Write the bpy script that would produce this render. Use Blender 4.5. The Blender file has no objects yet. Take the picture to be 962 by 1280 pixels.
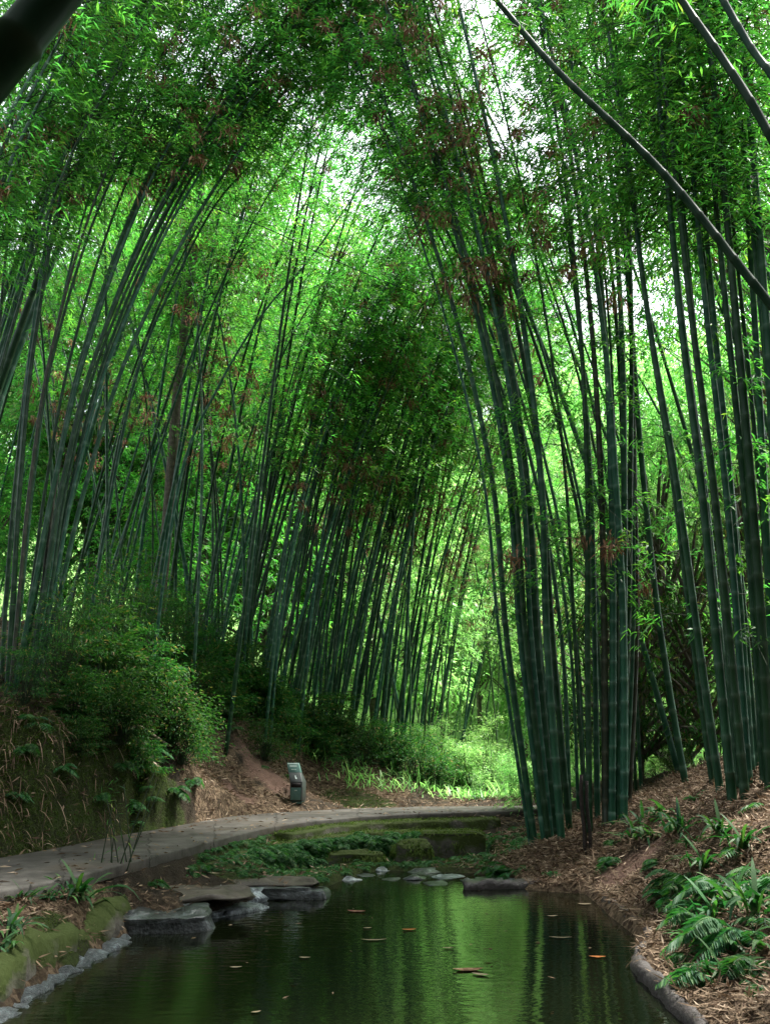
import bpy, math, random
import numpy as np
from mathutils import noise as mnoise, Vector

rng = np.random.default_rng(11)
random.seed(11)
S = bpy.context.scene
COL = S.collection
TAU = math.tau

# ------------------------------------------------------------------ layout maths
CAMZ, F = 1.75, 1100.0
PITCH = math.atan(290 / F)
cp, sp = math.cos(PITCH), math.sin(PITCH)

def ray(px, py):
    u, v = (px - 481) / F, (640 - py) / F
    return np.array([u, cp - v * sp, sp + v * cp])

def P(px, py, dist):
    d = ray(px, py)
    return np.array([0, 0, CAMZ]) + d * (dist / d[1])

def G(px, py, z=0.0):
    d = ray(px, py)
    return np.array([0, 0, CAMZ]) + d * ((z - CAMZ) / d[2])

# ------------------------------------------------------------------ mesh building
class MB:
    def __init__(s):
        s.v, s.q, s.r, s.n, s.al, s.m, s.mi = [], [], [], 0, [], [], 0

    def add(s, v, q, r=None, al=None):
        v = np.asarray(v, float).reshape(-1, 3)
        q = np.asarray(q, int).reshape(-1, 4)
        s.v.append(v); s.q.append(q + s.n); s.n += len(v); s.m.append(np.full(len(q), s.mi))
        s.r.append(rng.random(len(q)) if r is None else np.broadcast_to(np.asarray(r, float), (len(q),)))
        s.al.append(np.zeros(len(v)) if al is None else np.asarray(al, float))

    def mesh(s, name, mat, smooth=False):
        v = np.concatenate(s.v); q = np.concatenate(s.q); r = np.concatenate(s.r); al = np.concatenate(s.al)
        tri = q[:, 2] == q[:, 3]
        tot = np.where(tri, 3, 4)
        start = np.concatenate([[0], np.cumsum(tot)[:-1]])
        if tri.any():
            keep = np.ones(q.shape, bool); keep[tri, 3] = False
            loops = q[keep]
        else:
            loops = q.ravel()
        me = bpy.data.meshes.new(name)
        me.vertices.add(len(v)); me.vertices.foreach_set('co', v.astype(np.float32).ravel())
        me.loops.add(len(loops)); me.loops.foreach_set('vertex_index', loops.astype(np.int32))
        me.polygons.add(len(q)); me.polygons.foreach_set('loop_start', start.astype(np.int32))
        me.polygons.foreach_set('loop_total', tot.astype(np.int32))
        if smooth:
            me.polygons.foreach_set('use_smooth', np.ones(len(q), bool))
        a = me.attributes.new('rnd', 'FLOAT', 'FACE'); a.data.foreach_set('value', r.astype(np.float32))
        if np.any(al):
            a = me.attributes.new('along', 'FLOAT', 'POINT'); a.data.foreach_set('value', al.astype(np.float32))
        if s.mi: me.polygons.foreach_set('material_index', np.concatenate(s.m).astype(np.int32))
        me.update(calc_edges=True)
        for m in (mat if isinstance(mat, (list, tuple)) else [mat]):
            me.materials.append(m)
        return me

def link(name, me, parent=None, loc=None):
    o = bpy.data.objects.new(name, me); COL.objects.link(o)
    if parent is not None: o.parent = parent
    if loc is not None: o.location = loc
    return o

def tag(o, label=None, cat=None, group=None, kind=None):
    if label: o['label'] = label
    if cat: o['category'] = cat
    if group: o['group'] = group
    if kind: o['kind'] = kind
    return o

def empty(name, loc, label, cat, group=None, rz=0.0, sc=1.0):
    o = bpy.data.objects.new(name, None); COL.objects.link(o)
    o.location = loc; o.rotation_euler = (0, 0, rz); o.scale = (sc, sc, sc); o.empty_display_size = .1
    return tag(o, label, cat, group)

def copy_tree(o, parent=None):
    kids = list(o.children)
    c = o.copy(); COL.objects.link(c); c.parent = parent
    for ch in kids: copy_tree(ch, c)
    return c

def norm(a):
    return a / np.maximum(np.linalg.norm(a, axis=-1, keepdims=True), 1e-9)

def tube(mb, pts, rad, sides=8, al=None, cap=True, r=None):
    pts = np.asarray(pts, float); n = len(pts)
    rad = np.broadcast_to(np.asarray(rad, float), (n,))
    t = np.gradient(pts, axis=0); t = norm(t)
    ref = np.array([0, 1, 0.0]) if abs(t[:, 1]).max() < .95 else np.array([1, 0, 0.0])
    a = norm(np.cross(t, ref)); b = np.cross(t, a)
    ang = np.arange(sides) * TAU / sides
    ring = (a[:, None, :] * np.cos(ang)[None, :, None] + b[:, None, :] * np.sin(ang)[None, :, None])
    v = pts[:, None, :] + ring * rad[:, None, None]
    i = np.arange(n - 1)[:, None] * sides; j = np.arange(sides)[None, :]; k = (j + 1) % sides
    q = np.stack([i + j, i + k, i + sides + k, i + sides + j], -1).reshape(-1, 4)
    vv = v.reshape(-1, 3)
    av = None if al is None else np.repeat(np.asarray(al, float), sides)
    rr = rng.random() if r is None else r
    if cap:
        m = len(vv)
        vv = np.vstack([vv, pts[0], pts[-1]])
        if av is not None: av = np.concatenate([av, [av[0], av[-1]]])
        jj = np.arange(sides); kk = (jj + 1) % sides
        c0 = np.stack([kk, jj, np.full(sides, m), np.full(sides, m)], -1)
        o = (n - 1) * sides
        c1 = np.stack([o + jj, o + kk, np.full(sides, m + 1), np.full(sides, m + 1)], -1)
        q = np.vstack([q, c0, c1])
    mb.add(vv, q, rr, av)

def leaves(mb, C, D, L, Wd, fold=.25, droop=.12, r=None):
    """one folded lanceolate face per leaf"""
    n = len(C); D = norm(D)
    L = np.broadcast_to(L, (n,))[:, None]; Wd = np.broadcast_to(Wd, (n,))[:, None]
    R = norm(rng.normal(size=(n, 3)) * .5 + np.array([0, 0, 1.0]))
    s = norm(np.cross(D, R)); u = np.cross(s, D)
    mid = C + D * L * .42
    tip = C + D * L - np.array([0, 0, 1.0]) * L * droop
    v = np.stack([C, mid + s * Wd * .5 + u * Wd * fold, tip, mid - s * Wd * .5 + u * Wd * fold], 1)
    q = np.arange(n * 4).reshape(n, 4)
    mb.add(v, q, r)

def strips(mb, base, D, L, Wd, droop, seg=4, r=None):
    """arching strap leaves / fern ribs: base (n,3), D (n,3), L, Wd (n,), droop (n,)"""
    n = len(base); D = norm(D)
    L = np.broadcast_to(L, (n,)); Wd = np.broadcast_to(Wd, (n,)); droop = np.broadcast_to(droop, (n,))
    side = norm(np.cross(D, np.array([0, 0, 1.0])) + rng.normal(size=(n, 3)) * .15)
    t = np.linspace(0, 1, seg + 1)
    pos = base[:, None] + D[:, None] * (L[:, None] * t)[:, :, None]
    pos[:, :, 2] -= (droop * L)[:, None] * t[None] ** 2
    w = np.sin(np.clip(t * .9 + .12, 0, 1) * math.pi) ** .7
    w[-1] = .03
    half = side[:, None] * (Wd[:, None] * w[None] * .5)[:, :, None]
    v = np.stack([pos - half, pos + half], 2)
    i = (np.arange(n) * (seg + 1) * 2)[:, None] + (np.arange(seg) * 2)[None]
    q = np.stack([i, i + 1, i + 3, i + 2], -1).reshape(-1, 4)
    rr = np.repeat(rng.random(n), seg) if r is None else r
    mb.add(v.reshape(-1, 3), q, rr)
    return pos

# ------------------------------------------------------------------ materials
def mat(name):
    m = bpy.data.materials.new(name); m.use_nodes = True
    nt = m.node_tree; nt.nodes.clear()
    out = nt.nodes.new('ShaderNodeOutputMaterial')
    return m, nt, out

def nd(nt, typ, ins=None, **kw):
    n = nt.nodes.new(typ)
    for k, v in kw.items(): setattr(n, k, v)
    for k, v in (ins or {}).items():
        if hasattr(v, 'outputs'): v = v.outputs[0]
        if isinstance(v, bpy.types.NodeSocket): nt.links.new(v, n.inputs[k])
        else: n.inputs[k].default_value = v
    return n

def ramp(nt, fac, stops, interp='LINEAR'):
    n = nt.nodes.new('ShaderNodeValToRGB'); n.color_ramp.interpolation = interp
    e = n.color_ramp.elements
    while len(e) < len(stops): e.new(.5)
    for i, (p, c) in enumerate(stops):
        e[i].position = p; e[i].color = (*c, 1)
    nt.links.new(fac, n.inputs[0])
    return n.outputs[0]

def mixc(nt, fac, a, b, mode='MIX'):
    n = nt.nodes.new('ShaderNodeMix'); n.data_type = 'RGBA'; n.blend_type = mode
    for k, v in ((0, fac), (6, a), (7, b)):
        if isinstance(v, bpy.types.NodeSocket): nt.links.new(v, n.inputs[k])
        elif k == 0: n.inputs[0].default_value = v
        else: n.inputs[k].default_value = (*v, 1)
    return n.outputs[2]

def math_(nt, op, a, b=0.0, c=0.0, clamp=False):
    n = nt.nodes.new('ShaderNodeMath'); n.operation = op; n.use_clamp = clamp
    for i, v in enumerate((a, b, c)):
        if isinstance(v, bpy.types.NodeSocket): nt.links.new(v, n.inputs[i])
        else: n.inputs[i].default_value = v
    return n.outputs[0]

def leaf_mat(name, stops, trans=(.1, .4, .03), tfac=.45, rough=.45, vary=.25, spec=.35):
    m, nt, out = mat(name)
    at = nd(nt, 'ShaderNodeAttribute', attribute_name='rnd')
    oi = nd(nt, 'ShaderNodeObjectInfo')
    c = ramp(nt, at.outputs['Fac'], stops)
    hs = nd(nt, 'ShaderNodeHueSaturation', {'Color': c,
            'Value': math_(nt, 'MULTIPLY_ADD', oi.outputs['Random'], 2 * vary, 1 - vary),
            'Hue': math_(nt, 'MULTIPLY_ADD', oi.outputs['Random'], .03, .485)})
    b = nd(nt, 'ShaderNodeBsdfPrincipled', {'Base Color': hs, 'Roughness': rough, 'Specular IOR Level': spec})
    tc = mixc(nt, 1.0, hs.outputs[0], trans, 'MULTIPLY')
    tc = nd(nt, 'ShaderNodeVectorMath', {0: tc}, operation='SCALE'); tc.inputs['Scale'].default_value = 1.0
    t = nd(nt, 'ShaderNodeBsdfTranslucent', {'Color': tc.outputs[0]})
    mx = nd(nt, 'ShaderNodeMixShader', {0: tfac, 1: b, 2: t})
    nt.links.new(mx.outputs[0], out.inputs[0])
    return m

M = {}
M['bamboo_leaf'] = leaf_mat('bamboo_leaf', [(0, (.03, .11, .035)), (.45, (.05, .18, .04)), (.85, (.10, .25, .045)), (1, (.24, .30, .06))],
                            trans=(1.9, 2.2, 1.1), tfac=.55)
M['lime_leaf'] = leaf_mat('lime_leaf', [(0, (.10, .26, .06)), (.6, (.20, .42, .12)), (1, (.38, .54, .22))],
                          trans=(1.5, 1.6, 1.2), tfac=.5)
M['fern_leaf'] = leaf_mat('fern_leaf', [(0, (.02, .07, .027)), (.6, (.034, .12, .038)), (1, (.08, .16, .04))],
                          trans=(1.2, 1.9, .8), tfac=.3, rough=.55, spec=.25)
M['shrub_leaf'] = leaf_mat('shrub_leaf', [(0, (.018, .055, .018)), (.6, (.032, .10, .025)), (.88, (.06, .13, .03)), (1, (.20, .12, .06))],
                           trans=(1.4, 2.0, .8), tfac=.35, rough=.6, spec=.15)
M['moss_tuft'] = leaf_mat('moss_tuft', [(0, (.03, .06, .01)), (.6, (.06, .10, .015)), (1, (.10, .13, .03))],
                          trans=(1.2, 1.4, .7), tfac=.3, rough=.8, spec=.1)
M['dead_leaf'] = leaf_mat('dead_leaf', [(0, (.12, .06, .04)), (.6, (.26, .14, .09)), (1, (.42, .28, .18))],
                          trans=(1.2, 1.0, .8), tfac=.2, rough=.8, spec=.1)
M['litter'] = leaf_mat('litter', [(0, (.075, .045, .028)), (.5, (.15, .106, .066)), (.85, (.28, .20, .13)), (1, (.42, .33, .24))],
                       trans=(1.0, .9, .8), tfac=.15, rough=.75, spec=.15, vary=.1)

def culm_mat(name, c1, c2, bloom, spec=.25):
    m, nt, out = mat(name)
    al = nd(nt, 'ShaderNodeAttribute', attribute_name='along').outputs['Fac']
    oi = nd(nt, 'ShaderNodeObjectInfo').outputs['Random']
    tc = nd(nt, 'ShaderNodeTexCoord').outputs['Object']
    mp = nd(nt, 'ShaderNodeMapping', {0: tc, 3: (9, 9, 1.2)})
    nz = nd(nt, 'ShaderNodeTexNoise', {'Vector': mp, 'Scale': 2.0, 'Detail': 5.0}).outputs['Fac']
    base = mixc(nt, ramp(nt, nz, [(.35, (0, 0, 0)), (.7, (1, 1, 1))]), c1, c2)
    fr = math_(nt, 'FRACT', math_(nt, 'DIVIDE', al, .36))
    ring = ramp(nt, fr, [(0, (1, 1, 1)), (.05, (.25, .25, .25)), (.12, (0, 0, 0)), (.82, (0, 0, 0)), (.97, (.8, .8, .8))])
    pat = nd(nt, 'ShaderNodeTexNoise', {'Vector': tc, 'Scale': 1.3, 'Detail': 3.0}).outputs['Fac']
    fac = math_(nt, 'MULTIPLY', nd(nt, 'ShaderNodeRGBToBW', {0: ring}).outputs[0], .8)
    col = mixc(nt, fac, base, bloom)
    pf = ramp(nt, pat, [(.5, (0, 0, 0)), (.75, (.45, .45, .45))])
    col = mixc(nt, nd(nt, 'ShaderNodeRGBToBW', {0: pf}).outputs[0], col, bloom)
    hs = nd(nt, 'ShaderNodeHueSaturation', {'Color': col, 'Value': math_(nt, 'MULTIPLY_ADD', oi, .9, .6),
                                            'Hue': math_(nt, 'MULTIPLY_ADD', oi, .06, .455)})
    b = nd(nt, 'ShaderNodeBsdfPrincipled', {'Base Color': hs, 'Roughness': .5, 'Specular IOR Level': spec})
    nt.links.new(b.outputs[0], out.inputs[0])
    return m
M['culm'] = culm_mat('culm', (.009, .046, .026), (.018, .078, .038), (.08, .14, .10))
M['old_culm'] = culm_mat('old_culm', (.014, .022, .014), (.032, .034, .02), (.07, .07, .05))
M['silhouette_culm'] = culm_mat('silhouette_culm', (.006, .032, .018), (.012, .045, .025), (.03, .055, .035), .1)  # culm green darkened: backlit silhouette shade put into the colour
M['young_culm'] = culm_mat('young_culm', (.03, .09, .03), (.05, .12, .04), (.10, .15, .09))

def rough_mat(name, stops, scale=4.0, rough=.9, bump=.4, moss=None, mossamt=.5, spec=.2, detail=8.0, bdist=.02):
    m, nt, out = mat(name)
    tc = nd(nt, 'ShaderNodeTexCoord').outputs['Object']
    nz = nd(nt, 'ShaderNodeTexNoise', {'Vector': tc, 'Scale': scale, 'Detail': detail, 'Roughness': .65}).outputs['Fac']
    c = ramp(nt, nz, stops)
    if moss:
        n2 = nd(nt, 'ShaderNodeTexNoise', {'Vector': tc, 'Scale': scale * .6, 'Detail': 4.0}).outputs['Fac']
        g = nd(nt, 'ShaderNodeNewGeometry').outputs['Normal']
        z = nd(nt, 'ShaderNodeSeparateXYZ', {0: g}).outputs[2]
        f = math_(nt, 'ADD', math_(nt, 'MULTIPLY', z, .35), n2)
        f = math_(nt, 'MULTIPLY', math_(nt, 'SUBTRACT', f, 1.0 - mossamt), 6.0, clamp=True)
        c = mixc(nt, f, c, moss)
    n3 = nd(nt, 'ShaderNodeTexNoise', {'Vector': tc, 'Scale': scale * 5, 'Detail': 6.0}).outputs['Fac']
    bm = nd(nt, 'ShaderNodeBump', {'Height': n3, 'Strength': bump, 'Distance': bdist})
    b = nd(nt, 'ShaderNodeBsdfPrincipled', {'Base Color': c, 'Roughness': rough, 'Normal': bm, 'Specular IOR Level': spec})
    nt.links.new(b.outputs[0], out.inputs[0])
    return m
M['wet_rock'] = rough_mat('wet_rock', [(.35, (.015, .017, .017)), (.55, (.05, .055, .055)), (.78, (.2, .23, .24))], 6, .28, .8, spec=.6)
M['pale_rock'] = rough_mat('pale_rock', [(.35, (.03, .035, .04)), (.5, (.13, .15, .16)), (.66, (.5, .56, .58))], 8, .3, 1.0, spec=.6, bdist=.03)
M['wet_edge_gleam'] = rough_mat('wet_edge_gleam', [(.38, (.03, .035, .04)), (.55, (.07, .085, .09)), (.72, (.28, .34, .36))], 14, .3, 1.0, spec=.6, bdist=.03)  # pale bluish tone is the wet gleam put into the colour
M['moss_rock'] = rough_mat('moss_rock', [(.3, (.04, .035, .03)), (.6, (.13, .12, .10))], 5, .85, .8, moss=(.035, .05, .010), mossamt=.55)
M['brown_rock'] = rough_mat('brown_rock', [(.3, (.03, .024, .018)), (.6, (.085, .07, .052)), (.8, (.16, .145, .12))], 4, .6, .6, spec=.4)
M['kerb'] = rough_mat('kerb', [(.3, (.05, .04, .038)), (.55, (.06, .052, .048)), (.78, (.17, .15, .148))], 6, .55, .8, spec=.4)
M['bark'] = rough_mat('bark', [(.3, (.05, .045, .035)), (.7, (.16, .14, .11))], 9, .9, .8)
M['dark_wood'] = rough_mat('dark_wood', [(.3, (.018, .014, .012)), (.7, (.05, .04, .035))], 12, .7, .6)
M['tan_cane'] = rough_mat('tan_cane', [(.3, (.16, .13, .09)), (.7, (.34, .28, .2))], 6, .6, .3)
M['twig'] = rough_mat('twig', [(.3, (.02, .035, .02)), (.7, (.05, .07, .035))], 10, .7, .1)
M['bin_dark'] = rough_mat('bin_dark', [(.3, (.035, .04, .04)), (.7, (.06, .065, .065))], 12, .45, .1, spec=.4)
M['bin_green'] = rough_mat('bin_green', [(.3, (.06, .13, .11)), (.7, (.10, .19, .165))], 8, .45, .1, spec=.4)
M['bin_slot_shade'] = rough_mat('bin_slot_shade', [(.3, (.012, .011, .011)), (.7, (.03, .026, .026))], 8, .8, .1)
M['bin_pale'] = rough_mat('bin_pale', [(.3, (.42, .50, .47)), (.7, (.55, .62, .58))], 30, .6, .1)
M['float_orange'] = rough_mat('float_orange', [(.3, (.35, .10, .03)), (.7, (.5, .2, .06))], 20, .5, .1)
M['float_tan'] = rough_mat('float_tan', [(.3, (.22, .17, .10)), (.7, (.4, .32, .22))], 20, .5, .1)

# ------------------------------------------------------------------ terrain function
def pd(pts):  # (px,py,dist) -> xyz
    return [P(*p) for p in pts]
def gz_(pts): # (px,py,z) -> xyz
    return [G(*p) for p in pts]

CTRL = pd([
    (0, 1062, 10.2), (0, 905, 11.2), (60, 908, 11.4), (130, 905, 12.8), (60, 1045, 10.8), (130, 1010, 11.8),
    (110, 965, 11.9), (200, 985, 13.6), (200, 905, 15.2), (250, 1005, 14.8), (300, 935, 17.8), (330, 880, 20.5),
    (300, 1000, 17.2), (200, 830, 20), (100, 800, 18), (0, 835, 14.5), (0, 790, 25), (200, 800, 27), (-300, 820, 14), (-300, 950, 9.5),
    (400, 905, 22.5), (400, 960, 20.8), (375, 998, 20), (460, 915, 24), (550, 962, 24.5), (560, 1000, 20.5), (605, 1000, 22),
    (620, 990, 30), (600, 965, 45), (450, 925, 36), (300, 850, 36), (900, 935, 40), (700, 965, 33),
    (665, 1062, 13.0), (700, 1045, 13.5), (740, 1028, 13.6), (785, 1003, 13.8), (825, 988, 14.2), (885, 985, 11.6), (930, 960, 11.8),
    (985, 965, 10.4), (930, 945, 14.5), (1000, 910, 20), (800, 968, 20), (700, 985, 20), (1200, 930, 12), (1200, 1000, 8),
    (720, 1082, 12.2), (790, 1098, 11.1), (835, 1050, 10.9), (815, 1108, 10.2), (890, 1050, 9.3), (960, 1030, 8.8),
    (960, 1150, 7.3), (890, 1160, 7.9), (862, 1215, 7.2), (830, 1150, 9.0), (930, 1250, 6.3), (1100, 1200, 5.6),
]) + gz_([
    (60, 1160, .33), (0, 1180, .36), (130, 1135, .34), (-100, 1230, .4), (0, 1125, .42), (200, 1110, .30), (280, 1095, .22), (330, 1090, .2),
    (250, 1080, .33), (330, 1060, .36), (400, 1055, .24), (480, 1050, .2), (560, 1050, .16), (430, 1082, .08), (520, 1082, .04), (600, 1085, .06), (480, 1066, .14), (350, 1080, .22), (400, 1075, .16),
    (630, 1060, .2), (640, 1040, .32),
    (0, 1095, .5), (150, 1058, .5), (290, 1030, .5), (420, 1016, .5), (560, 1011, .5), (650, 1011, .5),
]) + [np.array(v, float) for v in [
    (-3.6, 2, .35), (-5, 4, .6), (-8, 1, 1.0), (3.6, 3, .2), (5.5, 4, .7), (9, 2, 1.2), (0, -3, .2), (0, -20, .5), (-30, 0, 3), (30, 0, 3),
    (-30, 30, 7), (-18, 45, 6), (-60, 60, 12), (35, 25, 4), (30, 55, 3), (60, 80, 24), (0, 52, 1.0), (20, 50, 1.5), (8, 62, 9), (30, 62, 10), (10, 76, 24), (34, 76, 25), (-20, 110, 36), (20, 100, 42), (70, 140, 40), (-80, 140, 45), (20, 150, 46), (-40, 90, 24)]]
CTRL = np.array(CTRL)
def _rbf():
    X = CTRL[:, :2]; n = len(X)
    A = np.linalg.norm(X[:, None] - X[None], axis=2)
    Pm = np.hstack([np.ones((n, 1)), X])
    K = np.zeros((n + 3, n + 3)); K[:n, :n] = A - np.eye(n) * .02; K[:n, n:] = Pm; K[n:, :n] = Pm.T
    return np.linalg.solve(K, np.concatenate([CTRL[:, 2], [0, 0, 0]]))
RW = _rbf()

POND = [tuple(G(a, b)[:2]) for a, b in [(-90, 1330), (0, 1262), (60, 1225), (110, 1195), (152, 1170), (160, 1163), (245, 1163), (252, 1150), (312, 1130), (318, 1124), (400, 1122),
        (405, 1108), (430, 1098), (470, 1087), (600, 1091), (640, 1100), (662, 1112), (735, 1117), (762, 1140), (800, 1170), (812, 1183), (795, 1197),
        (802, 1218), (842, 1258), (895, 1305)]] + [(2.3, 4.0), (2.3, 1.5), (-2.6, 1.5), (-2.9, 4.5)]
POND = np.array(POND)
FAR_EDGE = np.array([G(a, b, .56) for a, b in [(-260, 1130), (-100, 1097), (0, 1072), (50, 1064), (100, 1054), (150, 1044), (200, 1036), (250, 1027), (290, 1020), (340, 1016), (400, 1012.5), (460, 1010), (530, 1008), (600, 1007.5), (650, 1007)]] + [np.array([5.0, 19.6, .56]), np.array([7.5, 20.2, .56])])
NEAR_EDGE = np.array([G(a, b, .56) for a, b in [(-260, 1200), (-100, 1140), (0, 1113), (50, 1105), (100, 1094), (150, 1081), (200, 1068), (250, 1055), (290, 1045), (340, 1033), (400, 1025), (460, 1020), (530, 1016.5), (600, 1014.5), (650, 1013)]] + [np.array([5.0, 17.8, .56]), np.array([7.5, 18.4, .56])])
CEN = (FAR_EDGE + NEAR_EDGE) / 2; HWD = np.linalg.norm(FAR_EDGE - NEAR_EDGE, axis=1) / 2 * .8

def seg_dist(X, Pl, vals=None, closed=False):
    best = np.full(len(X), 1e9); bv = np.zeros(len(X))
    n = len(Pl)
    for i in range(n if closed else n - 1):
        a, b = Pl[i][:2], Pl[(i + 1) % n][:2]
        ab = b - a
        t = np.clip(((X - a) @ ab) / (ab @ ab + 1e-9), 0, 1)
        d = np.linalg.norm(X - (a + t[:, None] * ab), axis=1)
        m = d < best; best[m] = d[m]
        if vals is not None: bv[m] = (vals[i] * (1 - t) + vals[(i + 1) % n] * t)[m]
    return best, bv
def inside(X, Pl):
    c = np.zeros(len(X), bool); j = len(Pl) - 1
    for i in range(len(Pl)):
        a, b = Pl[i], Pl[j]
        cond = ((a[1] > X[:, 1]) != (b[1] > X[:, 1])) & (X[:, 0] < (b[0] - a[0]) * (X[:, 1] - a[1]) / (b[1] - a[1] + 1e-12) + a[0])
        c ^= cond; j = i
    return c
def smooth(t):
    t = np.clip(t, 0, 1); return t * t * (3 - 2 * t)
DAMCUT = np.array([G(a, b, c)[:2] for a, b, c in [(300, 1072, .33), (370, 1055, .33), (440, 1044, .33), (520, 1041, .33), (612, 1040, .33), (625, 1070, .1), (600, 1100, 0), (470, 1098, 0), (405, 1112, 0), (350, 1098, .1)]])
PATHPOLY = np.vstack([FAR_EDGE, NEAR_EDGE[::-1]])[:, :2]
def vnoise(x, y, s):
    return (np.sin(x * s + 1.3 * np.sin(y * s * .7)) * np.cos(y * s * 1.1 + 1.7 * np.sin(x * s * .6 + 1)) +
            .5 * np.sin(x * s * 2.3 + y * s * 1.9 + 2) * np.cos(y * s * 2.7 - x * s * .8))
def H(x, y):
    x = np.atleast_1d(np.asarray(x, float)); y = np.atleast_1d(np.asarray(y, float))
    X = np.stack([x, y], 1); out = np.zeros(len(X))
    for k in range(0, len(X), 40000):
        Xk = X[k:k + 40000]
        D = np.linalg.norm(Xk[:, None] - CTRL[None, :, :2], axis=2)
        out[k:k + 40000] = D @ RW[:-3] + RW[-3] + Xk @ RW[-2:]
    h = np.maximum(out, .05)
    rough = vnoise(x, y, 2.1) * .035 + vnoise(x, y, 5.3) * .018 + np.where(x < -3, vnoise(x, y, 3.3) * .06 + vnoise(x, y, 9.0) * .03, 0)
    h = h + rough * np.clip(h * 2.5, 0, 1) * (1 + np.clip(h, 0, 3) * .6)
    # path bed
    dp, _ = seg_dist(X, PATHPOLY, closed=True)
    ip = inside(X, PATHPOLY)
    k = np.where(ip, 1.0, 1 - smooth(dp / np.where((y < 16.2) & (x > -3.5) & (x < 2), .16, .4)))
    h = h * (1 - k) + .46 * k
    cut = inside(X, DAMCUT); dc, _ = seg_dist(X, DAMCUT, closed=True)
    kc = np.where(cut, smooth(dc / .12), 0)
    h = h * (1 - kc) + np.minimum(h, .06 + rough) * kc
    # pond basin
    ds, _ = seg_dist(X, POND, closed=True)
    inn = inside(X, POND)
    depth = np.where(inn, -smooth(ds / .5) * .7 + .02, 0)
    shallow = (y > 12.6)
    depth = np.where(inn & shallow, -.06 * smooth(ds / .3) + .01, depth)
    ko = 1 - smooth(ds / .35)
    h = np.where(inn, depth, h * (1 - ko) + np.minimum(h, .10) * ko)
    return h
def hz(x, y): return float(H([x], [y])[0])
def on(px, py, dist):
    p = P(px, py, dist); p[2] = hz(p[0], p[1]); return p
def onray(px, py, d0=5.5, d1=60):
    """first point where the view ray through a pixel meets the terrain"""
    ds = np.linspace(d0, d1, 1400); d = ray(px, py)
    pts = np.array([0, 0, CAMZ]) + d[None] * (ds / d[1])[:, None]
    hh = H(pts[:, 0], pts[:, 1]); k = np.argmax(pts[:, 2] < hh)
    return np.array([pts[k, 0], pts[k, 1], hh[k]])

# ground sheet
def ground():
    u = np.linspace(-1, 1, 380)
    gx = 9 * u + 240 * np.sign(u) * np.abs(u) ** 5
    w = np.linspace(-1, 1, 420)
    gy = 11 + 13.5 * w + 240 * np.sign(w) * np.abs(w) ** 5
    X, Y = np.meshgrid(gx, gy); x, y = X.ravel(), Y.ravel()
    h = H(x, y)
    n1, n2 = len(gx), len(gy)
    i = (np.arange(n2 - 1)[:, None] * n1 + np.arange(n1 - 1)[None]).ravel()
    q = np.stack([i, i + 1, i + n1 + 1, i + n1], -1)
    mb = MB(); mb.add(np.stack([x, y, h], 1), q)
    me = mb.mesh('ground', M['ground'], smooth=True)
    z = np.zeros((len(x), 4)); z[:, 3] = 1
    z[:, :3] = zones(x, y)
    a = me.attributes.new('zone', 'FLOAT_COLOR', 'POINT'); a.data.foreach_set('color', z.astype(np.float32).ravel())
    return link('ground', me)

def blob(x, y, px, py, dist, r):
    c = P(px, py, dist)
    return np.exp(-((x - c[0]) ** 2 + (y - c[1]) ** 2) / (r * r))
def zones(x, y):
    nz = .5 + .3 * vnoise(x, y, 1.1) + .15 * vnoise(x, y, 3.7)
    litter = .25 + .35 * nz
    litter = np.maximum(litter, smooth((x - 1.2) / .8) * (y < 15.5) * 1.0)
    for b, w in (((290, 950, 17), 1.6), ((255, 985, 15.2), .5), ((60, 1150, 8.3), 1.2), ((350, 985, 19), 1.4), ((20, 930, 10.9), .9), ((100, 935, 11.6), .6), ((430, 985, 20.5), 1.6)):
        litter = np.maximum(litter, blob(x, y, *b, w) * 1.2)
    moss = .35 * nz
    for b, w in (((50, 1010, 10.8), 1.2), ((-40, 1010, 10.2), 1.2), ((130, 1010, 12.2), .8), ((195, 1000, 13.4), .9), ((440, 1005, 19.6), .9), ((100, 1145, 8.0), .35), ((600, 1060, 14.5), 1.2), ((450, 1050, 14.6), 2.2), ((330, 1080, 12.3), 1.2)):
        moss = np.maximum(moss, blob(x, y, *b, w) * 1.3)
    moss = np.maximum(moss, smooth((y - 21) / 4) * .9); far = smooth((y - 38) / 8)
    red = np.zeros_like(x)
    for b, w in (((330, 1009, 18.2), .7), ((295, 1014, 16.9), .4), ((785, 1090, 11.3), .5), ((40, 1075, 9.9), .4)):
        red = np.maximum(red, blob(x, y, *b, w) * 1.2)
    litter *= 1 - .8 * np.clip(red, 0, 1)
    moss *= 1 - np.clip(red, 0, 1)
    return np.clip(np.stack([litter * (1 - far), moss, red * (1 - far)], 1), 0, 1) + np.stack([far * 0, far * .5, far * 0], 1)

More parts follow.
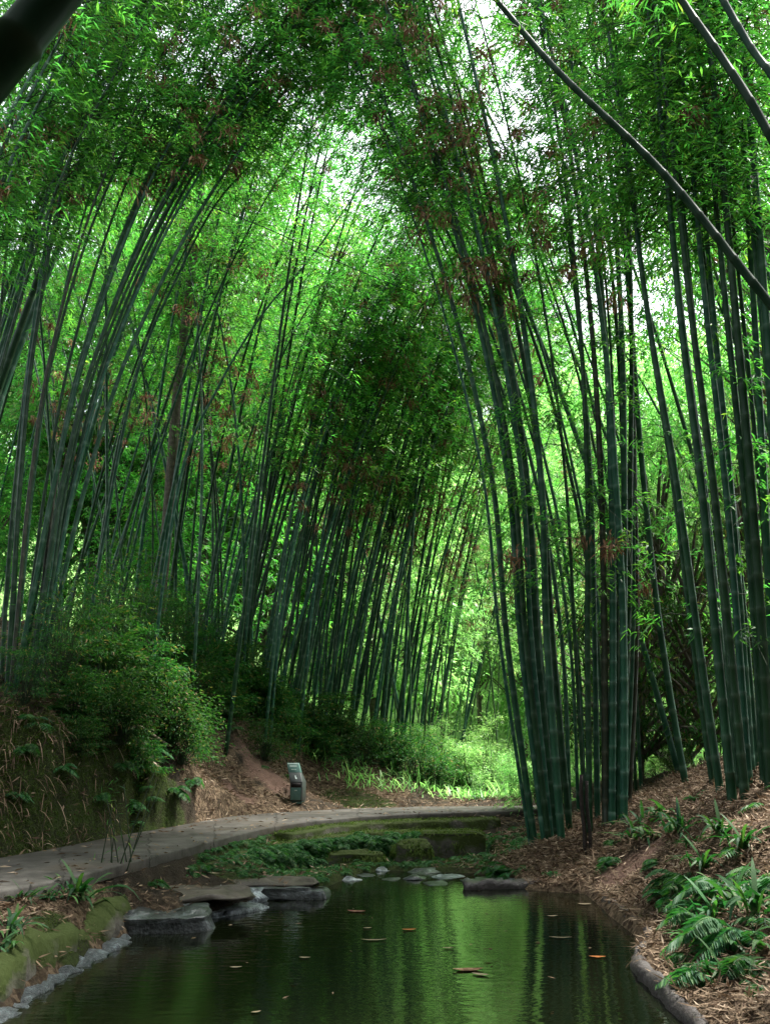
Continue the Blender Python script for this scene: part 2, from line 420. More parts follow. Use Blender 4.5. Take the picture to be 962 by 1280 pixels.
def ground_mat():
    m, nt, out = mat('ground')
    z = nd(nt, 'ShaderNodeAttribute', attribute_name='zone').outputs['Color']
    sx = nd(nt, 'ShaderNodeSeparateColor', {0: z})
    tc = nd(nt, 'ShaderNodeTexCoord').outputs['Object']
    nz = nd(nt, 'ShaderNodeTexNoise', {'Vector': tc, 'Scale': 3.0, 'Detail': 8.0, 'Roughness': .7}).outputs['Fac']
    fn = nd(nt, 'ShaderNodeTexNoise', {'Vector': tc, 'Scale': 28.0, 'Detail': 6.0, 'Roughness': .7}).outputs['Fac']
    vr = nd(nt, 'ShaderNodeTexVoronoi', {'Vector': tc, 'Scale': 22.0})
    vc = nd(nt, 'ShaderNodeSeparateColor', {0: vr.outputs['Color']}).outputs[0]
    soil = ramp(nt, nz, [(.3, (.022, .018, .012)), (.7, (.06, .045, .03))])
    lit = ramp(nt, vc, [(0, (.05, .03, .018)), (.5, (.10, .072, .045)), (1, (.22, .155, .10))])
    mos = mixc(nt, ramp(nt, nz, [(.42, (0, 0, 0)), (.6, (1, 1, 1))]), ramp(nt, fn, [(.3, (.016, .02, .008)), (.7, (.045, .05, .018))]), ramp(nt, fn, [(.3, (.02, .034, .008)), (.7, (.065, .095, .02))]))
    redc = ramp(nt, nz, [(.3, (.09, .052, .038)), (.7, (.21, .13, .10))])
    def th(ch, k=5.0):
        f = math_(nt, 'ADD', sx.outputs[ch], math_(nt, 'MULTIPLY', math_(nt, 'SUBTRACT', nz, .5), 1.1))
        return math_(nt, 'MULTIPLY', math_(nt, 'SUBTRACT', f, .42), k, clamp=True)
    c = mixc(nt, th(0), soil, lit)
    c = mixc(nt, th(1), c, mos)
    c = mixc(nt, th(2, 3.0), c, redc)
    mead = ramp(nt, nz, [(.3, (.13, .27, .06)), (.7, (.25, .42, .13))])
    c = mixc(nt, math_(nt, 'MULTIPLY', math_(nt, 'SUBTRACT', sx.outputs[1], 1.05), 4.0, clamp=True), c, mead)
    bm = nd(nt, 'ShaderNodeBump', {'Height': fn, 'Strength': 1.0, 'Distance': .08})
    b = nd(nt, 'ShaderNodeBsdfPrincipled', {'Base Color': c, 'Roughness': .9, 'Normal': bm, 'Specular IOR Level': .15})
    nt.links.new(b.outputs[0], out.inputs[0])
    return m
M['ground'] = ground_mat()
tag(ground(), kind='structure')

# water
def water():
    m, nt, out = mat('water')
    tc = nd(nt, 'ShaderNodeTexCoord').outputs['Object']
    mp = nd(nt, 'ShaderNodeMapping', {0: tc, 3: (2.2, 6.0, 1)})
    n1 = nd(nt, 'ShaderNodeTexNoise', {'Vector': mp, 'Scale': 2.2, 'Detail': 3.0, 'Roughness': .5}).outputs['Fac']
    n2 = nd(nt, 'ShaderNodeTexNoise', {'Vector': tc, 'Scale': .5, 'Detail': 1.0}).outputs['Fac']
    st = math_(nt, 'MULTIPLY_ADD', n2, .5, .05)
    bm = nd(nt, 'ShaderNodeBump', {'Height': n1, 'Strength': st, 'Distance': .012})
    b = nd(nt, 'ShaderNodeBsdfPrincipled', {'Base Color': (.005, .007, .0025, 1), 'Roughness': .03, 'IOR': 1.45, 'Normal': bm, 'Specular IOR Level': .6})
    nt.links.new(b.outputs[0], out.inputs[0])
    mb = MB(); mb.add([(-6, -1, 0), (6, -1, 0), (6, 14.6, 0), (-6, 14.6, 0)], [(0, 1, 2, 3)])
    return link('pond_water', mb.mesh('pond_water', m))
tag(water(), kind='structure')

# path slab
def path():
    m, nt, out = mat('path')
    tc = nd(nt, 'ShaderNodeTexCoord').outputs['Object']
    nz = nd(nt, 'ShaderNodeTexNoise', {'Vector': tc, 'Scale': 2.5, 'Detail': 9.0, 'Roughness': .7}).outputs['Fac']
    c = ramp(nt, nz, [(.35, (.022, .02, .016)), (.5, (.062, .056, .048)), (.68, (.11, .102, .09))])
    al = nd(nt, 'ShaderNodeAttribute', attribute_name='along').outputs['Fac']
    wob = math_(nt, 'ADD', al, math_(nt, 'MULTIPLY', nz, .5))
    fr = math_(nt, 'FRACT', math_(nt, 'DIVIDE', wob, 1.9))
    j = ramp(nt, fr, [(0, (1, 1, 1)), (.012, (1, 1, 1)), (.025, (0, 0, 0))])
    jf = nd(nt, 'ShaderNodeRGBToBW', {0: j}).outputs[0]
    c = mixc(nt, jf, c, (.025, .022, .018))
    mo = nd(nt, 'ShaderNodeTexNoise', {'Vector': tc, 'Scale': 1.3, 'Detail': 5.0}).outputs['Fac']
    mf = math_(nt, 'MULTIPLY', math_(nt, 'SUBTRACT', mo, .52), 5.0, clamp=True)
    c = mixc(nt, math_(nt, 'MULTIPLY', mf, .75), c, (.06, .045, .028))
    hh = math_(nt, 'SUBTRACT', nz, jf)
    bm = nd(nt, 'ShaderNodeBump', {'Height': hh, 'Strength': .6, 'Distance': .02})
    b = nd(nt, 'ShaderNodeBsdfPrincipled', {'Base Color': c, 'Roughness': .7, 'Normal': bm, 'Specular IOR Level': .3})
    nt.links.new(b.outputs[0], out.inputs[0])
    # resample edges
    def res(E, n=90):
        d = np.concatenate([[0], np.cumsum(np.linalg.norm(np.diff(CEN, axis=0), axis=1))])
        t = np.linspace(0, d[-1], n)
        return np.stack([np.interp(t, d, E[:, k]) for k in range(3)], 1), t
    A, t = res(FAR_EDGE); B, _ = res(NEAR_EDGE)
    jit = np.array([vnoise(np.array([s]), np.array([0.3]), 3.1)[0] for s in t]) * .03
    B[:, 1] += jit; A[:, 1] += jit[::-1] * .8
    k = len(A)
    lo = np.array([0, 0, .11])
    ch = .02
    inA = A + (B - A) / np.linalg.norm(B - A, axis=1)[:, None] * ch
    inB = B - (B - A) / np.linalg.norm(B - A, axis=1)[:, None] * ch
    dn = np.array([0, 0, ch])
    rows = [A - lo, A - dn, inA, inB, B - dn, B - lo]
    v = np.concatenate(rows); mb = MB(); qs = []
    for r_ in range(5):
        i = np.arange(k - 1) + r_ * k
        qs.append(np.stack([i, i + k, i + k + 1, i + 1], -1))
    mb.add(v, np.concatenate(qs), None, np.tile(t + .01, 6))
    return link('path', mb.mesh('path', m))
tag(path(), kind='structure')

# ------------------------------------------------------------------ bamboo
def catmull(pts, n=60):
    pts = np.asarray(pts, float)
    p = np.vstack([2 * pts[0] - pts[1], pts, 2 * pts[-1] - pts[-2]])
    out = []
    segs = len(pts) - 1
    for s in np.linspace(0, segs - 1e-6, n):
        i = int(s); t = s - i
        a, b, c, d = p[i], p[i + 1], p[i + 2], p[i + 3]
        out.append(.5 * (2 * b + (c - a) * t + (2 * a - 5 * b + 4 * c - d) * t * t + (3 * b - a - 3 * c + d) * t ** 3))
    return np.array(out)

def resample(c, step):
    d = np.concatenate([[0], np.cumsum(np.linalg.norm(np.diff(c, axis=0), axis=1))])
    t = np.arange(0, d[-1], step)
    return np.stack([np.interp(t, d, c[:, k]) for k in range(3)], 1), t, d[-1]

def culm_mesh(curve, r0, sides=8, taper=.72, node=None, mat_='culm', detail=True):
    node = node or random.uniform(.29, .44); off0 = random.random() * node
    c, t, Ln = resample(curve, node)
    if detail:
        P2 = []; A2 = []; R2 = []
        for off, k in ((0, 1.10), (.018, 1.0), (node * .5, .985), (node - .02, 1.0)):
            tt = np.concatenate([[0], t + off0]) + off; ok = tt < Ln
            dd = np.concatenate([[0], np.cumsum(np.linalg.norm(np.diff(curve, axis=0), axis=1))])
            P2.append(np.stack([np.interp(tt[ok], dd, curve[:, j]) for j in range(3)], 1)); A2.append(tt[ok]); R2.append(np.full(ok.sum(), k))
        P2 = np.concatenate(P2); A2 = np.concatenate(A2); R2 = np.concatenate(R2); o = np.argsort(A2)
        c, t, k = P2[o], A2[o], R2[o]
    else:
        k = np.ones(len(t))
    rad = r0 * k * (1 - taper * (t / Ln) ** 1.4)
    mb = MB(); tube(mb, c, rad, sides, al=np.maximum((t - off0) / node * .36 + .36, .001))
    return mb.mesh('culm', M[mat_], smooth=True), c, t, Ln

def foliage_meshes(curve, Ln_, t0=.4, nb=40, Lb=(.6, 1.6), nc=5, nl=7, leafL=.16, leafW=.026, t1=1.0, bias=None, leafmat='bamboo_leaf', up=.5, gaps=.25, into=None):
    c, t, Ln = resample(curve, .2)
    f = t / Ln
    # bunches with gaps: clustered values of f
    cen = rng.random(nb) * (t1 - t0) + t0
    keep = vnoise(cen * Ln, np.full(nb, rng.random() * 50), 1.2) > -gaps * 3
    cen = cen[keep]; nb = len(cen)
    o = np.stack([np.interp(cen, f, c[:, k]) for k in range(3)], 1)
    az = rng.random(nb) * TAU
    if bias is not None:
        az = np.where(rng.random(nb) < .45, bias + rng.normal(size=nb) * .9, az)
    L = rng.uniform(*Lb, nb) * (1.15 - .45 * (cen - t0) / max(t1 - t0, .01))
    h = np.stack([np.cos(az), np.sin(az), np.zeros(nb)], 1)
    upv = rng.uniform(up - .25, up + .35, nb)
    def pos(s):
        p = o + h * (L * s)[:, None]
        p[:, 2] += L * (upv * s - .75 * s ** 2)
        return p
    lf = into or MB(); tw = lf; lf.mi = 1
    # twigs : 3-sided, 4 rings
    ss = np.linspace(0, 1, 4)
    ring = np.stack([pos(np.full(nb, s)) for s in ss], 1)
    side = norm(np.cross(h, [0, 0, 1.0]))
    offs = [side, -.5 * side + np.array([0, 0, .87]), -.5 * side - np.array([0, 0, .87])]
    rr = np.array([.009, .007, .005, .002])
    v = np.stack([ring + of[:, None] * rr[None, :, None] for of in offs], 2)
    b = (np.arange(nb) * 12)[:, None, None] + (np.arange(3) * 3)[None, :, None]
    j = np.arange(3)[None, None, :]; k = (j + 1) % 3
    q = np.stack([b + j, b + k, b + 3 + k, b + 3 + j], -1).reshape(-1, 4)
    tw.add(v.reshape(-1, 3), q)
    lf.mi = 0
    for ci in range(nc):
        s = rng.uniform(.25, 1.0, nb)
        p = pos(s) + rng.normal(size=(nb, 3)) * (L * .16 * s)[:, None]
        cr = rng.random(nb)
        for li in range(nl):
            a2 = az + rng.normal(size=nb) * 1.0
            D = np.stack([np.cos(a2), np.sin(a2), rng.uniform(-1.1, .25, nb)], 1)
            leaves(lf, p + rng.normal(size=(nb, 3)) * .05, D, rng.uniform(.65, 1.2, nb) * leafL, rng.uniform(.8, 1.2, nb) * leafW,
                   r=np.clip(cr * .6 + rng.random(nb) * .4, 0, 1))
    lf.mi = 1
    return lf

def tuft_mesh(points, n=46, size=.2, Lf=.17, hang=.9, reach=.8):
    """brown withered sprays, each hanging on a twig from the culm"""
    mb = MB()
    for p in points:
        p = np.asarray(p, float)
        e = p + np.array([random.uniform(-.7, .7), random.uniform(-1.0, .1), random.uniform(-.1, .25)]) * reach
        mb.mi = 1; tube(mb, np.array([p, p * .5 + e * .5 + np.array([0, 0, .1]), e]), [.009, .007, .004], 4, cap=False)
        mb.mi = 0
        s = size * random.uniform(.5, 1.3)
        C = e + rng.normal(size=(n, 3)) * s * np.array([.5, .4, .36])
        D = rng.normal(size=(n, 3)) + np.array([0, 0, -hang])
        leaves(mb, C, D, rng.uniform(.6, 1.3, n) * Lf, rng.uniform(.02, .035, n), droop=.3)
    mb.mi = 1
    return mb.mesh('dead_leaves', [M['dead_leaf'], M['twig']])

BAMB_ROOTS = []
def bamboo(name, pts, r0, label, group=None, fol=None, low=None, dead=None, sides=10, matn='culm', cat='bamboo', taper=.72, detail=True, n=70):
    pts = np.asarray(pts, float)
    base = pts[0].copy()
    base[2] = hz(base[0], base[1]) - .08
    if abs(base[2] - pts[0][2]) < 1.2:
        pts[0][2] = base[2]
    else:
        base = pts[0].copy()
    cur = catmull(pts - base, n)
    root = empty(name, base, label, cat, group)
    me, c, t, Ln = culm_mesh(cur, r0, sides, taper=taper, mat_=matn, detail=detail)
    link('culm', me, root)
    if fol is not None:
        lf = foliage_meshes(cur, Ln, **fol)
        if low is not None: foliage_meshes(cur, Ln, into=lf, **low)
        link('foliage', lf.mesh('foliage', [M['bamboo_leaf'], M['twig']]), root)
    if dead:
        idx = [np.array([np.interp(d * Ln, t, c[:, k]) for k in range(3)]) for d in dead]
        link('dead_leaves', tuft_mesh(idx), root)
    BAMB_ROOTS.append(root)
    return root

ORD = ['first', 'second', 'third', 'fourth', 'fifth', 'sixth', 'seventh', 'eighth', 'ninth', 'tenth', 'eleventh', 'twelfth', 'thirteenth',
       'fourteenth', 'fifteenth', 'sixteenth', 'seventeenth', 'eighteenth', 'nineteenth', 'twentieth', 'twenty-first', 'twenty-second', 'twenty-third', 'twenty-fourth', 'twenty-fifth', 'twenty-sixth']

def fan(n, ys, lo, hi, dist, dd, jit, seed, top_dist=0.0, s_pow=1.0):
    """n culms; at picture heights ys the clump spans lo..hi; returns lists of 3D points"""
    r = np.random.default_rng(seed)
    out = []
    cc = r.random(max(3, n // 3)); S_ = np.sort(np.clip(cc[r.integers(0, len(cc), n)] + r.normal(size=n) * .035, 0, 1)) * .6 + .4 * np.arange(n) / n
    S_ = np.sort(S_)
    S_ = (S_ - S_[0]) / (S_[-1] - S_[0])
    for i in range(n):
        s = S_[i]
        d = dist + (r.random() - .5) * dd
        k = r.normal()
        s2 = np.clip(s + r.normal() * .11, -.15, 1.15)
        pts = []
        for m, y in enumerate(ys):
            w = m / (len(ys) - 1)
            ss = s * (1 - w) + s2 * w
            x = lo[m] + (hi[m] - lo[m]) * ss + k * jit * w
            yy = y if m else (y[0] + (y[1] - y[0]) * s if isinstance(y, tuple) else y)
            if isinstance(yy, tuple): yy = yy[0]
            pts.append(P(x, yy, d + top_dist * w))
        out.append(pts)
    return out

# A: near clump at the left edge of the mound
fA = fan(20, [(890, 872), 740, 600, 430, 230, 30, -190], [-4, 0, 4, 14, 40, 90, 160], [42, 72, 102, 156, 262, 420, 640], 12.6, 1.2, 26, 5, top_dist=1.8)
for i, pts in enumerate(fA):
    bamboo('bamboo', pts, random.uniform(.026, .041), f'{ORD[i]} culm from left in the fanned clump on the mound above the path',
           'culms of the fanned clump on the mound', matn='old_culm' if i % 9 == 4 else 'culm', fol=dict(t0=.5, nb=98, nc=5, nl=7, Lb=(.6, 1.7), bias=0.0), dead=list(np.random.default_rng(i).uniform(.45, .85, 4)))
# A2: further culms rooted outside the frame on the left, arching in
fA2 = fan(18, [(900, 880), 720, 560, 400, 200, 20, -180], [-330, -290, -230, -160, -80, 0, 60], [-30, -20, 0, 40, 110, 215, 330], 12.5, 5, 34, 6, top_dist=1.5)
for i, pts in enumerate(fA2):
    bamboo('bamboo', pts, random.uniform(.03, .048), 'arching green culm crossing the upper left of the grove, rooted beyond the mound',
           'arching culms beyond the mound', fol=dict(t0=.42, nb=66, nc=5, nl=7, Lb=(.6, 1.7), bias=0.2), dead=[.5, .58, .7, .8] if i % 2 == 0 else None)

# D: clump on the far right shore of the pond
ysD = [(1064, 1004), 800, 600, 400, 200, 0, -210]
fD = fan(22, ysD, [664, 628, 612, 572, 515, 450, 370], [784, 798, 800, 800, 790, 765, 740], 13.3, 1.0, 12, 7, top_dist=.4)
for i, pts in enumerate(fD):
    b = pts[0]
    dd = []
    if i < 12: dd = list(np.random.default_rng(i).uniform(.42, .95, 11))
    elif i % 2: dd = list(np.random.default_rng(i).uniform(.45, .9, 4))
    if i in (4, 8, 11, 13): dd.append(.2 + .012 * (i % 3))
    bamboo('bamboo', pts, random.uniform(.042, .06) if i % 5 else .028, f'{ORD[i]} culm from left in the tall clump on the far right shore',
           'culms of the clump on the pond shore', matn='old_culm' if i % 8 == 5 else 'culm', fol=dict(t0=.5, nb=62, nc=5, nl=7, Lb=(.6, 1.7), bias=math.pi), dead=dd, sides=10,
           low=dict(t0=.17, t1=.5, nb=16, nc=5, nl=8, Lb=(.4, 1.0), leafL=.13, gaps=1, up=.2) if i % 2 == 0 else None)

fD2 = fan(8, [(985, 975), 800, 600, 400, 200, 0, -210], [700, 690, 655, 590, 490, 370, 240], [800, 790, 760, 715, 640, 540, 420], 15.6, 1.2, 14, 17, top_dist=-.6)
for i, pts in enumerate(fD2):
    bamboo('bamboo', pts, random.uniform(.028, .04), 'slender culm arching left from behind the tall clump on the far right shore', 'slender culms behind the shore clump',
           fol=dict(t0=.5, nb=130, nc=5, nl=7, Lb=(.6, 1.9), bias=math.pi), dead=list(np.random.default_rng(i + 50).uniform(.5, .85, 3)))

# F: lone leaning culm between the two right clumps
bamboo('bamboo', [P(856, 968, 13.6), P(834, 850, 13.6), P(816, 720, 13.6), P(800, 560, 13.6), P(788, 400, 13.6), P(770, 200, 13.6), P(745, -50, 13.8), P(720, -250, 14)], .052,
       'lone leaning culm standing in the gap between the two right clumps', fol=dict(t0=.5, nb=70, nc=5), dead=[.16, .7])

# E: thick clump on the right bank
ysE = [(984, 948), 800, 600, 400, 200, 0, -220]
fE = fan(15, ysE, [890, 866, 842, 812, 790, 765, 730], [985, 985, 975, 962, 945, 925, 900], 11.0, 1.4, 12, 9, top_dist=.3)
for i, pts in enumerate(fE):
    bamboo('bamboo', pts, random.uniform(.044, .066) if i % 4 else .035, f'{ORD[i]} culm from left in the thick clump topping the right bank',
           'thick culms on the right bank', fol=dict(t0=.48, nb=85, nc=5, nl=7, Lb=(.7, 1.8)), dead=[.6, .75] if i % 2 else None, sides=12,
           low=dict(t0=.12, t1=.48, nb=9, nc=5, nl=8, Lb=(.4, 1.1), leafL=.13, gaps=1, up=.2) if i % 3 == 0 else None)

# G: diagonals and crossing culms
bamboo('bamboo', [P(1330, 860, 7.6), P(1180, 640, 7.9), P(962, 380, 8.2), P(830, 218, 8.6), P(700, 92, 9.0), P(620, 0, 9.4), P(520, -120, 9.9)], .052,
       'culm in dark silhouette slanting down across the upper right of the grove', matn='silhouette_culm', fol=dict(t0=.62, nb=44, nc=5, Lb=(.3, .9)), taper=.45, sides=12)
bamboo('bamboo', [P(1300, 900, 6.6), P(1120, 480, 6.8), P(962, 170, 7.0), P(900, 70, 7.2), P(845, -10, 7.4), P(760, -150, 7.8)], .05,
       'thin culm in dark silhouette slanting across the top right corner', matn='silhouette_culm', taper=.4, fol=dict(t0=.85, nb=16, nc=4))
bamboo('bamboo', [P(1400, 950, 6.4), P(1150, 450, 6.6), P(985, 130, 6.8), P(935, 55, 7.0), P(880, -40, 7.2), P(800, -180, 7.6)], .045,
       'silhouetted upper culm of the pair cutting the top right corner', matn='silhouette_culm', taper=.4, fol=dict(t0=.85, nb=16, nc=4))
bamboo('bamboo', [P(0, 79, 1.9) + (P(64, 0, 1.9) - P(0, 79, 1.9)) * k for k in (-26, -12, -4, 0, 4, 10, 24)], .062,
       'very near thick dark culm leaning across the top left corner', matn='silhouette_culm', taper=.12, sides=24)
bamboo('bamboo', [on(-190, 860, 14), P(-60, 250, 14), P(15, 158, 14), P(110, 192, 14), P(210, 238, 14), P(330, 284, 14), P(440, 335, 14), P(550, 378, 14.2)], .016,
       'whip-thin bent cane hanging in a long line across the grove', taper=.5, sides=6, detail=False)
bamboo('bamboo', [on(185, 870, 17), P(225, 600, 17), P(275, 480, 17), P(330, 390, 17), P(390, 320, 17), P(465, 215, 17), P(530, 150, 17)], .035,
       'slender culm leaning far right through the middle of the grove', fol=dict(t0=.75, nb=26, nc=4))
bamboo('bamboo', [on(95, 880, 15), P(150, 560, 15), P(180, 440, 15), P(215, 360, 15), P(270, 255, 15), P(345, 170, 15), P(420, 60, 15)], .035,
       'slender culm bending right above the left mound', fol=dict(t0=.6, nb=40, nc=5), dead=[.85, .75])

# grove prototypes, leaning towards +X
def grove_proto(k, Hh, a, b, r0, nb, t0, matn='culm', sides=7, leafL=.17, Lb=(.7, 1.8), nc=5, nl=7):
    t = np.linspace(0, 1, 60)
    wob = np.sin(t * random.uniform(2, 5) + random.random() * 6) * .08
    cur = np.stack([Hh * (a * t + b * t ** 2.6) + wob, np.sin(t * 3 + k) * .15 + (random.random() - .5) * Hh * .12 * t, Hh * (t - .28 * b * t ** 3.2)], 1)
    root = empty('bamboo', (0, 0, 0), 'x', 'bamboo')
    me, c, tt, Ln = culm_mesh(cur - cur[0], r0, sides, mat_=matn, detail=False)
    link('culm', me, root)
    lf = foliage_meshes(cur - cur[0], Ln, t0=t0, nb=nb, Lb=Lb, nc=nc, nl=nl, leafL=leafL, leafW=.03, bias=0.0)
    link('foliage', lf.mesh('foliage', [M['lime_leaf' if matn == 'young_culm' else 'bamboo_leaf'], M['twig']]), root)
    if k % 2 == 0:
        idx = [np.array([np.interp(d * Ln, tt, c[:, j]) for j in range(3)]) for d in rng.uniform(.35, .9, 8)]
        link('dead_leaves', tuft_mesh(idx, n=34, size=.22), root)
    root['proto'] = k
    return root

used = set()
def place(protos, p, rz, sc, label, group):
    o = random.choice(protos)
    c = copy_tree(o) if o.name in used else o
    used.add(o.name)
    c.location = (p[0], p[1], hz(p[0], p[1]) - .1); c.rotation_euler = (random.gauss(0, .03), random.gauss(0, .04), rz); c.scale = (sc, sc, sc)
    if 'proto' in c: del c['proto']
    return tag(c, label, 'bamboo', group)

protC = [grove_proto(k, random.uniform(13, 17), random.uniform(.03, .2), random.uniform(.05, .24), random.uniform(.034, .05), 46, random.uniform(.33, .6), leafL=.14) for k in range(9)]
# C: dense grove above the path bend
cl = [(300, 21.5, 7), (335, 20.8, 10), (375, 22.5, 9), (405, 24.0, 8), (440, 23.5, 10), (480, 25.0, 8), (525, 26.5, 6), (560, 28, 3)]
nC = 0
front = []
for px, d, m in cl:
    for j in range(int(m * 1.6)):
        p = P(px + random.gauss(0, 15), 900, d + random.gauss(0, .9))
        left = random.random() < .07
        rz = (math.pi if left else 0) + random.gauss(0, .35)
        o = place(protC, p, rz, random.uniform(.85, 1.12), 'slim green culm in the dense grove leaning over the bend of the path', 'culms of the grove at the path bend')
# B: grove behind the left mound
for j in range(40):
    px = random.uniform(60, 300); d = random.uniform(17.5, 26)
    p = P(px, 850, d)
    left = random.random() < .3
    place(protC, p, (math.pi if left else 0) + random.gauss(0, .6), random.uniform(.8, 1.1),
          'slim green culm in the dark grove behind the shrubby left mound', 'culms of the grove behind the mound')
# upper canopy providers left, rooted off the frame and behind
for j in range(16):
    px = random.uniform(-420, 40); d = random.uniform(13, 24)
    p = P(px, 850, d)
    place(protC, p, random.gauss(.0, .4), random.uniform(1.2, 1.5),
          'leafy culm arching in from the left side behind the mound', 'culms arching in from the left')
# deeper grove closing the view on the left
def thicket():
    cm = MB(); lm = MB(); lm2 = MB()
    for j in range(44):
        px = random.uniform(-140, 420); d = random.uniform(26, 37)
        p = P(px, 850, d); b = np.array([p[0], p[1], hz(p[0], p[1]) - .1])
        Hh = random.uniform(12, 17); a = random.gauss(.05, .1); bb = random.gauss(.1, .12); az = random.gauss(0, .7)
        t = np.linspace(0, 1, 40)
        hx = Hh * (a * t + bb * t ** 2.6)
        cur = b + np.stack([hx * math.cos(az), hx * math.sin(az), Hh * (t - .07 * t ** 3.2)], 1)
        c, tt, Ln = resample(cur, .8)
        lm.mi = 2; tube(lm, c, .045 * (1 - .7 * tt / Ln), 6, al=tt + .01)
        foliage_meshes(cur, Ln, t0=.12, nb=110, Lb=(.7, 1.8), nc=5, nl=7, leafL=.2, leafW=.036, into=lm)
    lm.mi = 2
    return tag(link('bamboo_thicket', lm.mesh('bamboo_thicket', [M['bamboo_leaf'], M['twig'], M['culm']])), kind='stuff')
thicket()
# right side behind the two clumps
for j in range(12):
    px = random.uniform(820, 1250); d = random.uniform(14, 22)
    p = P(px, 850, d)
    place(protC, p, math.pi + random.gauss(0, .5), random.uniform(1.05, 1.4),
          'dark culm standing in the shade behind the right bank clump', 'culms behind the right bank')

for j, (x, y) in enumerate([(7.6, 9.5), (8.6, 11.5), (7.0, 12.8), (9.6, 8.2), (8.2, 6.6), (10.5, 10.5)]):  # culms added right of the frame to shade the bank
    place(protC, (x, y), math.pi + random.gauss(0, .9), 1.1, 'green culm added just outside the view to shade the right bank', 'shade culms added beyond the right bank')

# H: thin pale culms in the bright clearing
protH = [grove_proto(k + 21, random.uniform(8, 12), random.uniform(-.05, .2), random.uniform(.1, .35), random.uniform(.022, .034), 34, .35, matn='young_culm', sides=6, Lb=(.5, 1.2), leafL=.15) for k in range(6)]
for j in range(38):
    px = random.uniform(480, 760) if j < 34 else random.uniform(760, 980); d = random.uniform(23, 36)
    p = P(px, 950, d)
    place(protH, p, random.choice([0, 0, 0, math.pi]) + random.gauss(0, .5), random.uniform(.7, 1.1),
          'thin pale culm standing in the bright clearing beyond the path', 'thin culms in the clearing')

# ------------------------------------------------------------------ background trees
def crown(mb, clumps, n, Lf, Wf, flat=.6, droop=.2):
    for (c, r) in clumps:
        u = norm(rng.normal(size=(n, 3))) * (rng.random(n) ** .4 * r)[:, None]
        u[:, 2] *= flat
        C = np.asarray(c) + u
        D = u / r * .8 + rng.normal(size=(n, 3)) * .7 + np.array([0, 0, -.35])
        leaves(mb, C, D, rng.uniform(.7, 1.3, n) * Lf, rng.uniform(.8, 1.2, n) * Wf, droop=droop)

def tree_proto(Hh, R, ncl, nleaf, Lf, Wf, leafm, th=.35, trunk_r=.14, low=.25):
    root = empty('tree', (0, 0, 0), 'x', 'tree')
    mb = MB()
    t = np.linspace(0, 1, 10)
    c = np.stack([np.sin(t * 3) * .25, np.cos(t * 2.5) * .2 - .2, t * Hh * .9], 1)
    tube(mb, c, trunk_r * (1 - .7 * t), 8)
    cls = []
    for k in range(ncl):
        f = random.uniform(low, 1); a = random.random() * TAU
        rr = R * math.sqrt(max(.05, 1 - (2 * (f - low) / (1 - low) - .9) ** 2 * .8)) * random.uniform(.3, 1)
        e = np.array([math.cos(a) * rr, math.sin(a) * rr, f * Hh])
        cls.append((e, random.uniform(.5, 1.0) * R * th))
        s = np.array([np.interp(max(.12, f - .18), t, c[:, j]) for j in range(3)])
        tube(mb, np.array([s, s * .5 + e * .5 + np.array([0, 0, .2]), e]), [.05, .035, .012], 5, cap=False)
    link('trunk', mb.mesh('trunk', M['bark']), root)
    cb = MB(); crown(cb, cls, nleaf, Lf, Wf)
    link('crown', cb.mesh('crown', M[leafm]), root)
    return root

def place_at(proto, p, rz, sc, label, group, first, cat='tree'):
    c = proto if first else copy_tree(proto)
    c.location = (p[0], p[1], hz(p[0], p[1]) - .1); c.rotation_euler = (0, 0, rz); c.scale = (sc, sc, sc)
    return tag(c, label, cat, group)

tps = [tree_proto(17, 4.6, 80, 170, .26, .09, 'lime_leaf'), tree_proto(12, 3.6, 60, 170, .24, .08, 'lime_leaf', low=.12)]
spots = [(470, 42), (540, 46), (600, 52), (655, 48), (720, 55), (790, 44), (850, 50), (920, 40), (985, 46), (400, 38), (330, 36), (250, 38), (160, 36), (60, 34), (-40, 32), (570, 62), (690, 66), (810, 64), (440, 56), (1060, 36), (-120, 36), (110, 44), (210, 48), (1010, 36), (1000, 44), (960, 52), (-60, 46), (880, 60), (640, 72), (740, 74), (520, 70), (850, 76), (930, 70), (600, 60), (700, 58), (760, 66), (830, 58), (900, 64), (660, 84), (560, 80), (800, 86), (720, 90), (500, 60), (700, 46), (775, 48), (845, 45), (905, 47), (330, 34), (400, 37), (470, 36.5), (260, 38), (180, 33), (100, 33)]
lab = ['pale green tree at the back of the clearing seen between the clumps']
for i, (px, d) in enumerate(spots):
    p = P(px, 900, d)
    far = d > 53
    place_at(tps[i % 2], p, random.random() * TAU, (1.35 if (44 < d < 49 and px > 690) or (i > 28 and px < 480) else random.uniform(.8, 1.15)),
             'pale leafy tree in the farthest row beyond the clearing' if far else ('bright green tree showing between the culms of the right clumps' if px > 640 else ('bright tree closing the clearing beyond the path end' if px > 440 else 'green tree showing through the dark grove behind the mound')),
             'far row of pale trees' if far else ('trees behind the right clumps' if px > 640 else ('trees closing the clearing' if px > 440 else 'trees behind the dark grove')), i < 2)

# unseen broad trees added behind and beside the viewpoint to shade the pond
shade = tree_proto(15, 6.0, 130, 420, .30, .10, 'shrub_leaf', th=.34, trunk_r=.22, low=.22)
for i, (x, y) in enumerate([(-9.5, -2), (-7, -7), (-1, -8.5), (5, -8), (9.5, -3), (12, 4.5), (-11, 4.5), (-14, -6), (12.5, -9), (1, -15), (-8, -15), (9, -16), (15.5, 9), (5.5, -4.2)]):
    place_at(shade, (x, y), i * 1.3, 1 + .1 * math.sin(i * 5), 'broad unseen tree added around the near end of the pond for shade', 'unseen shade trees added round the near end of the pond', i == 0)
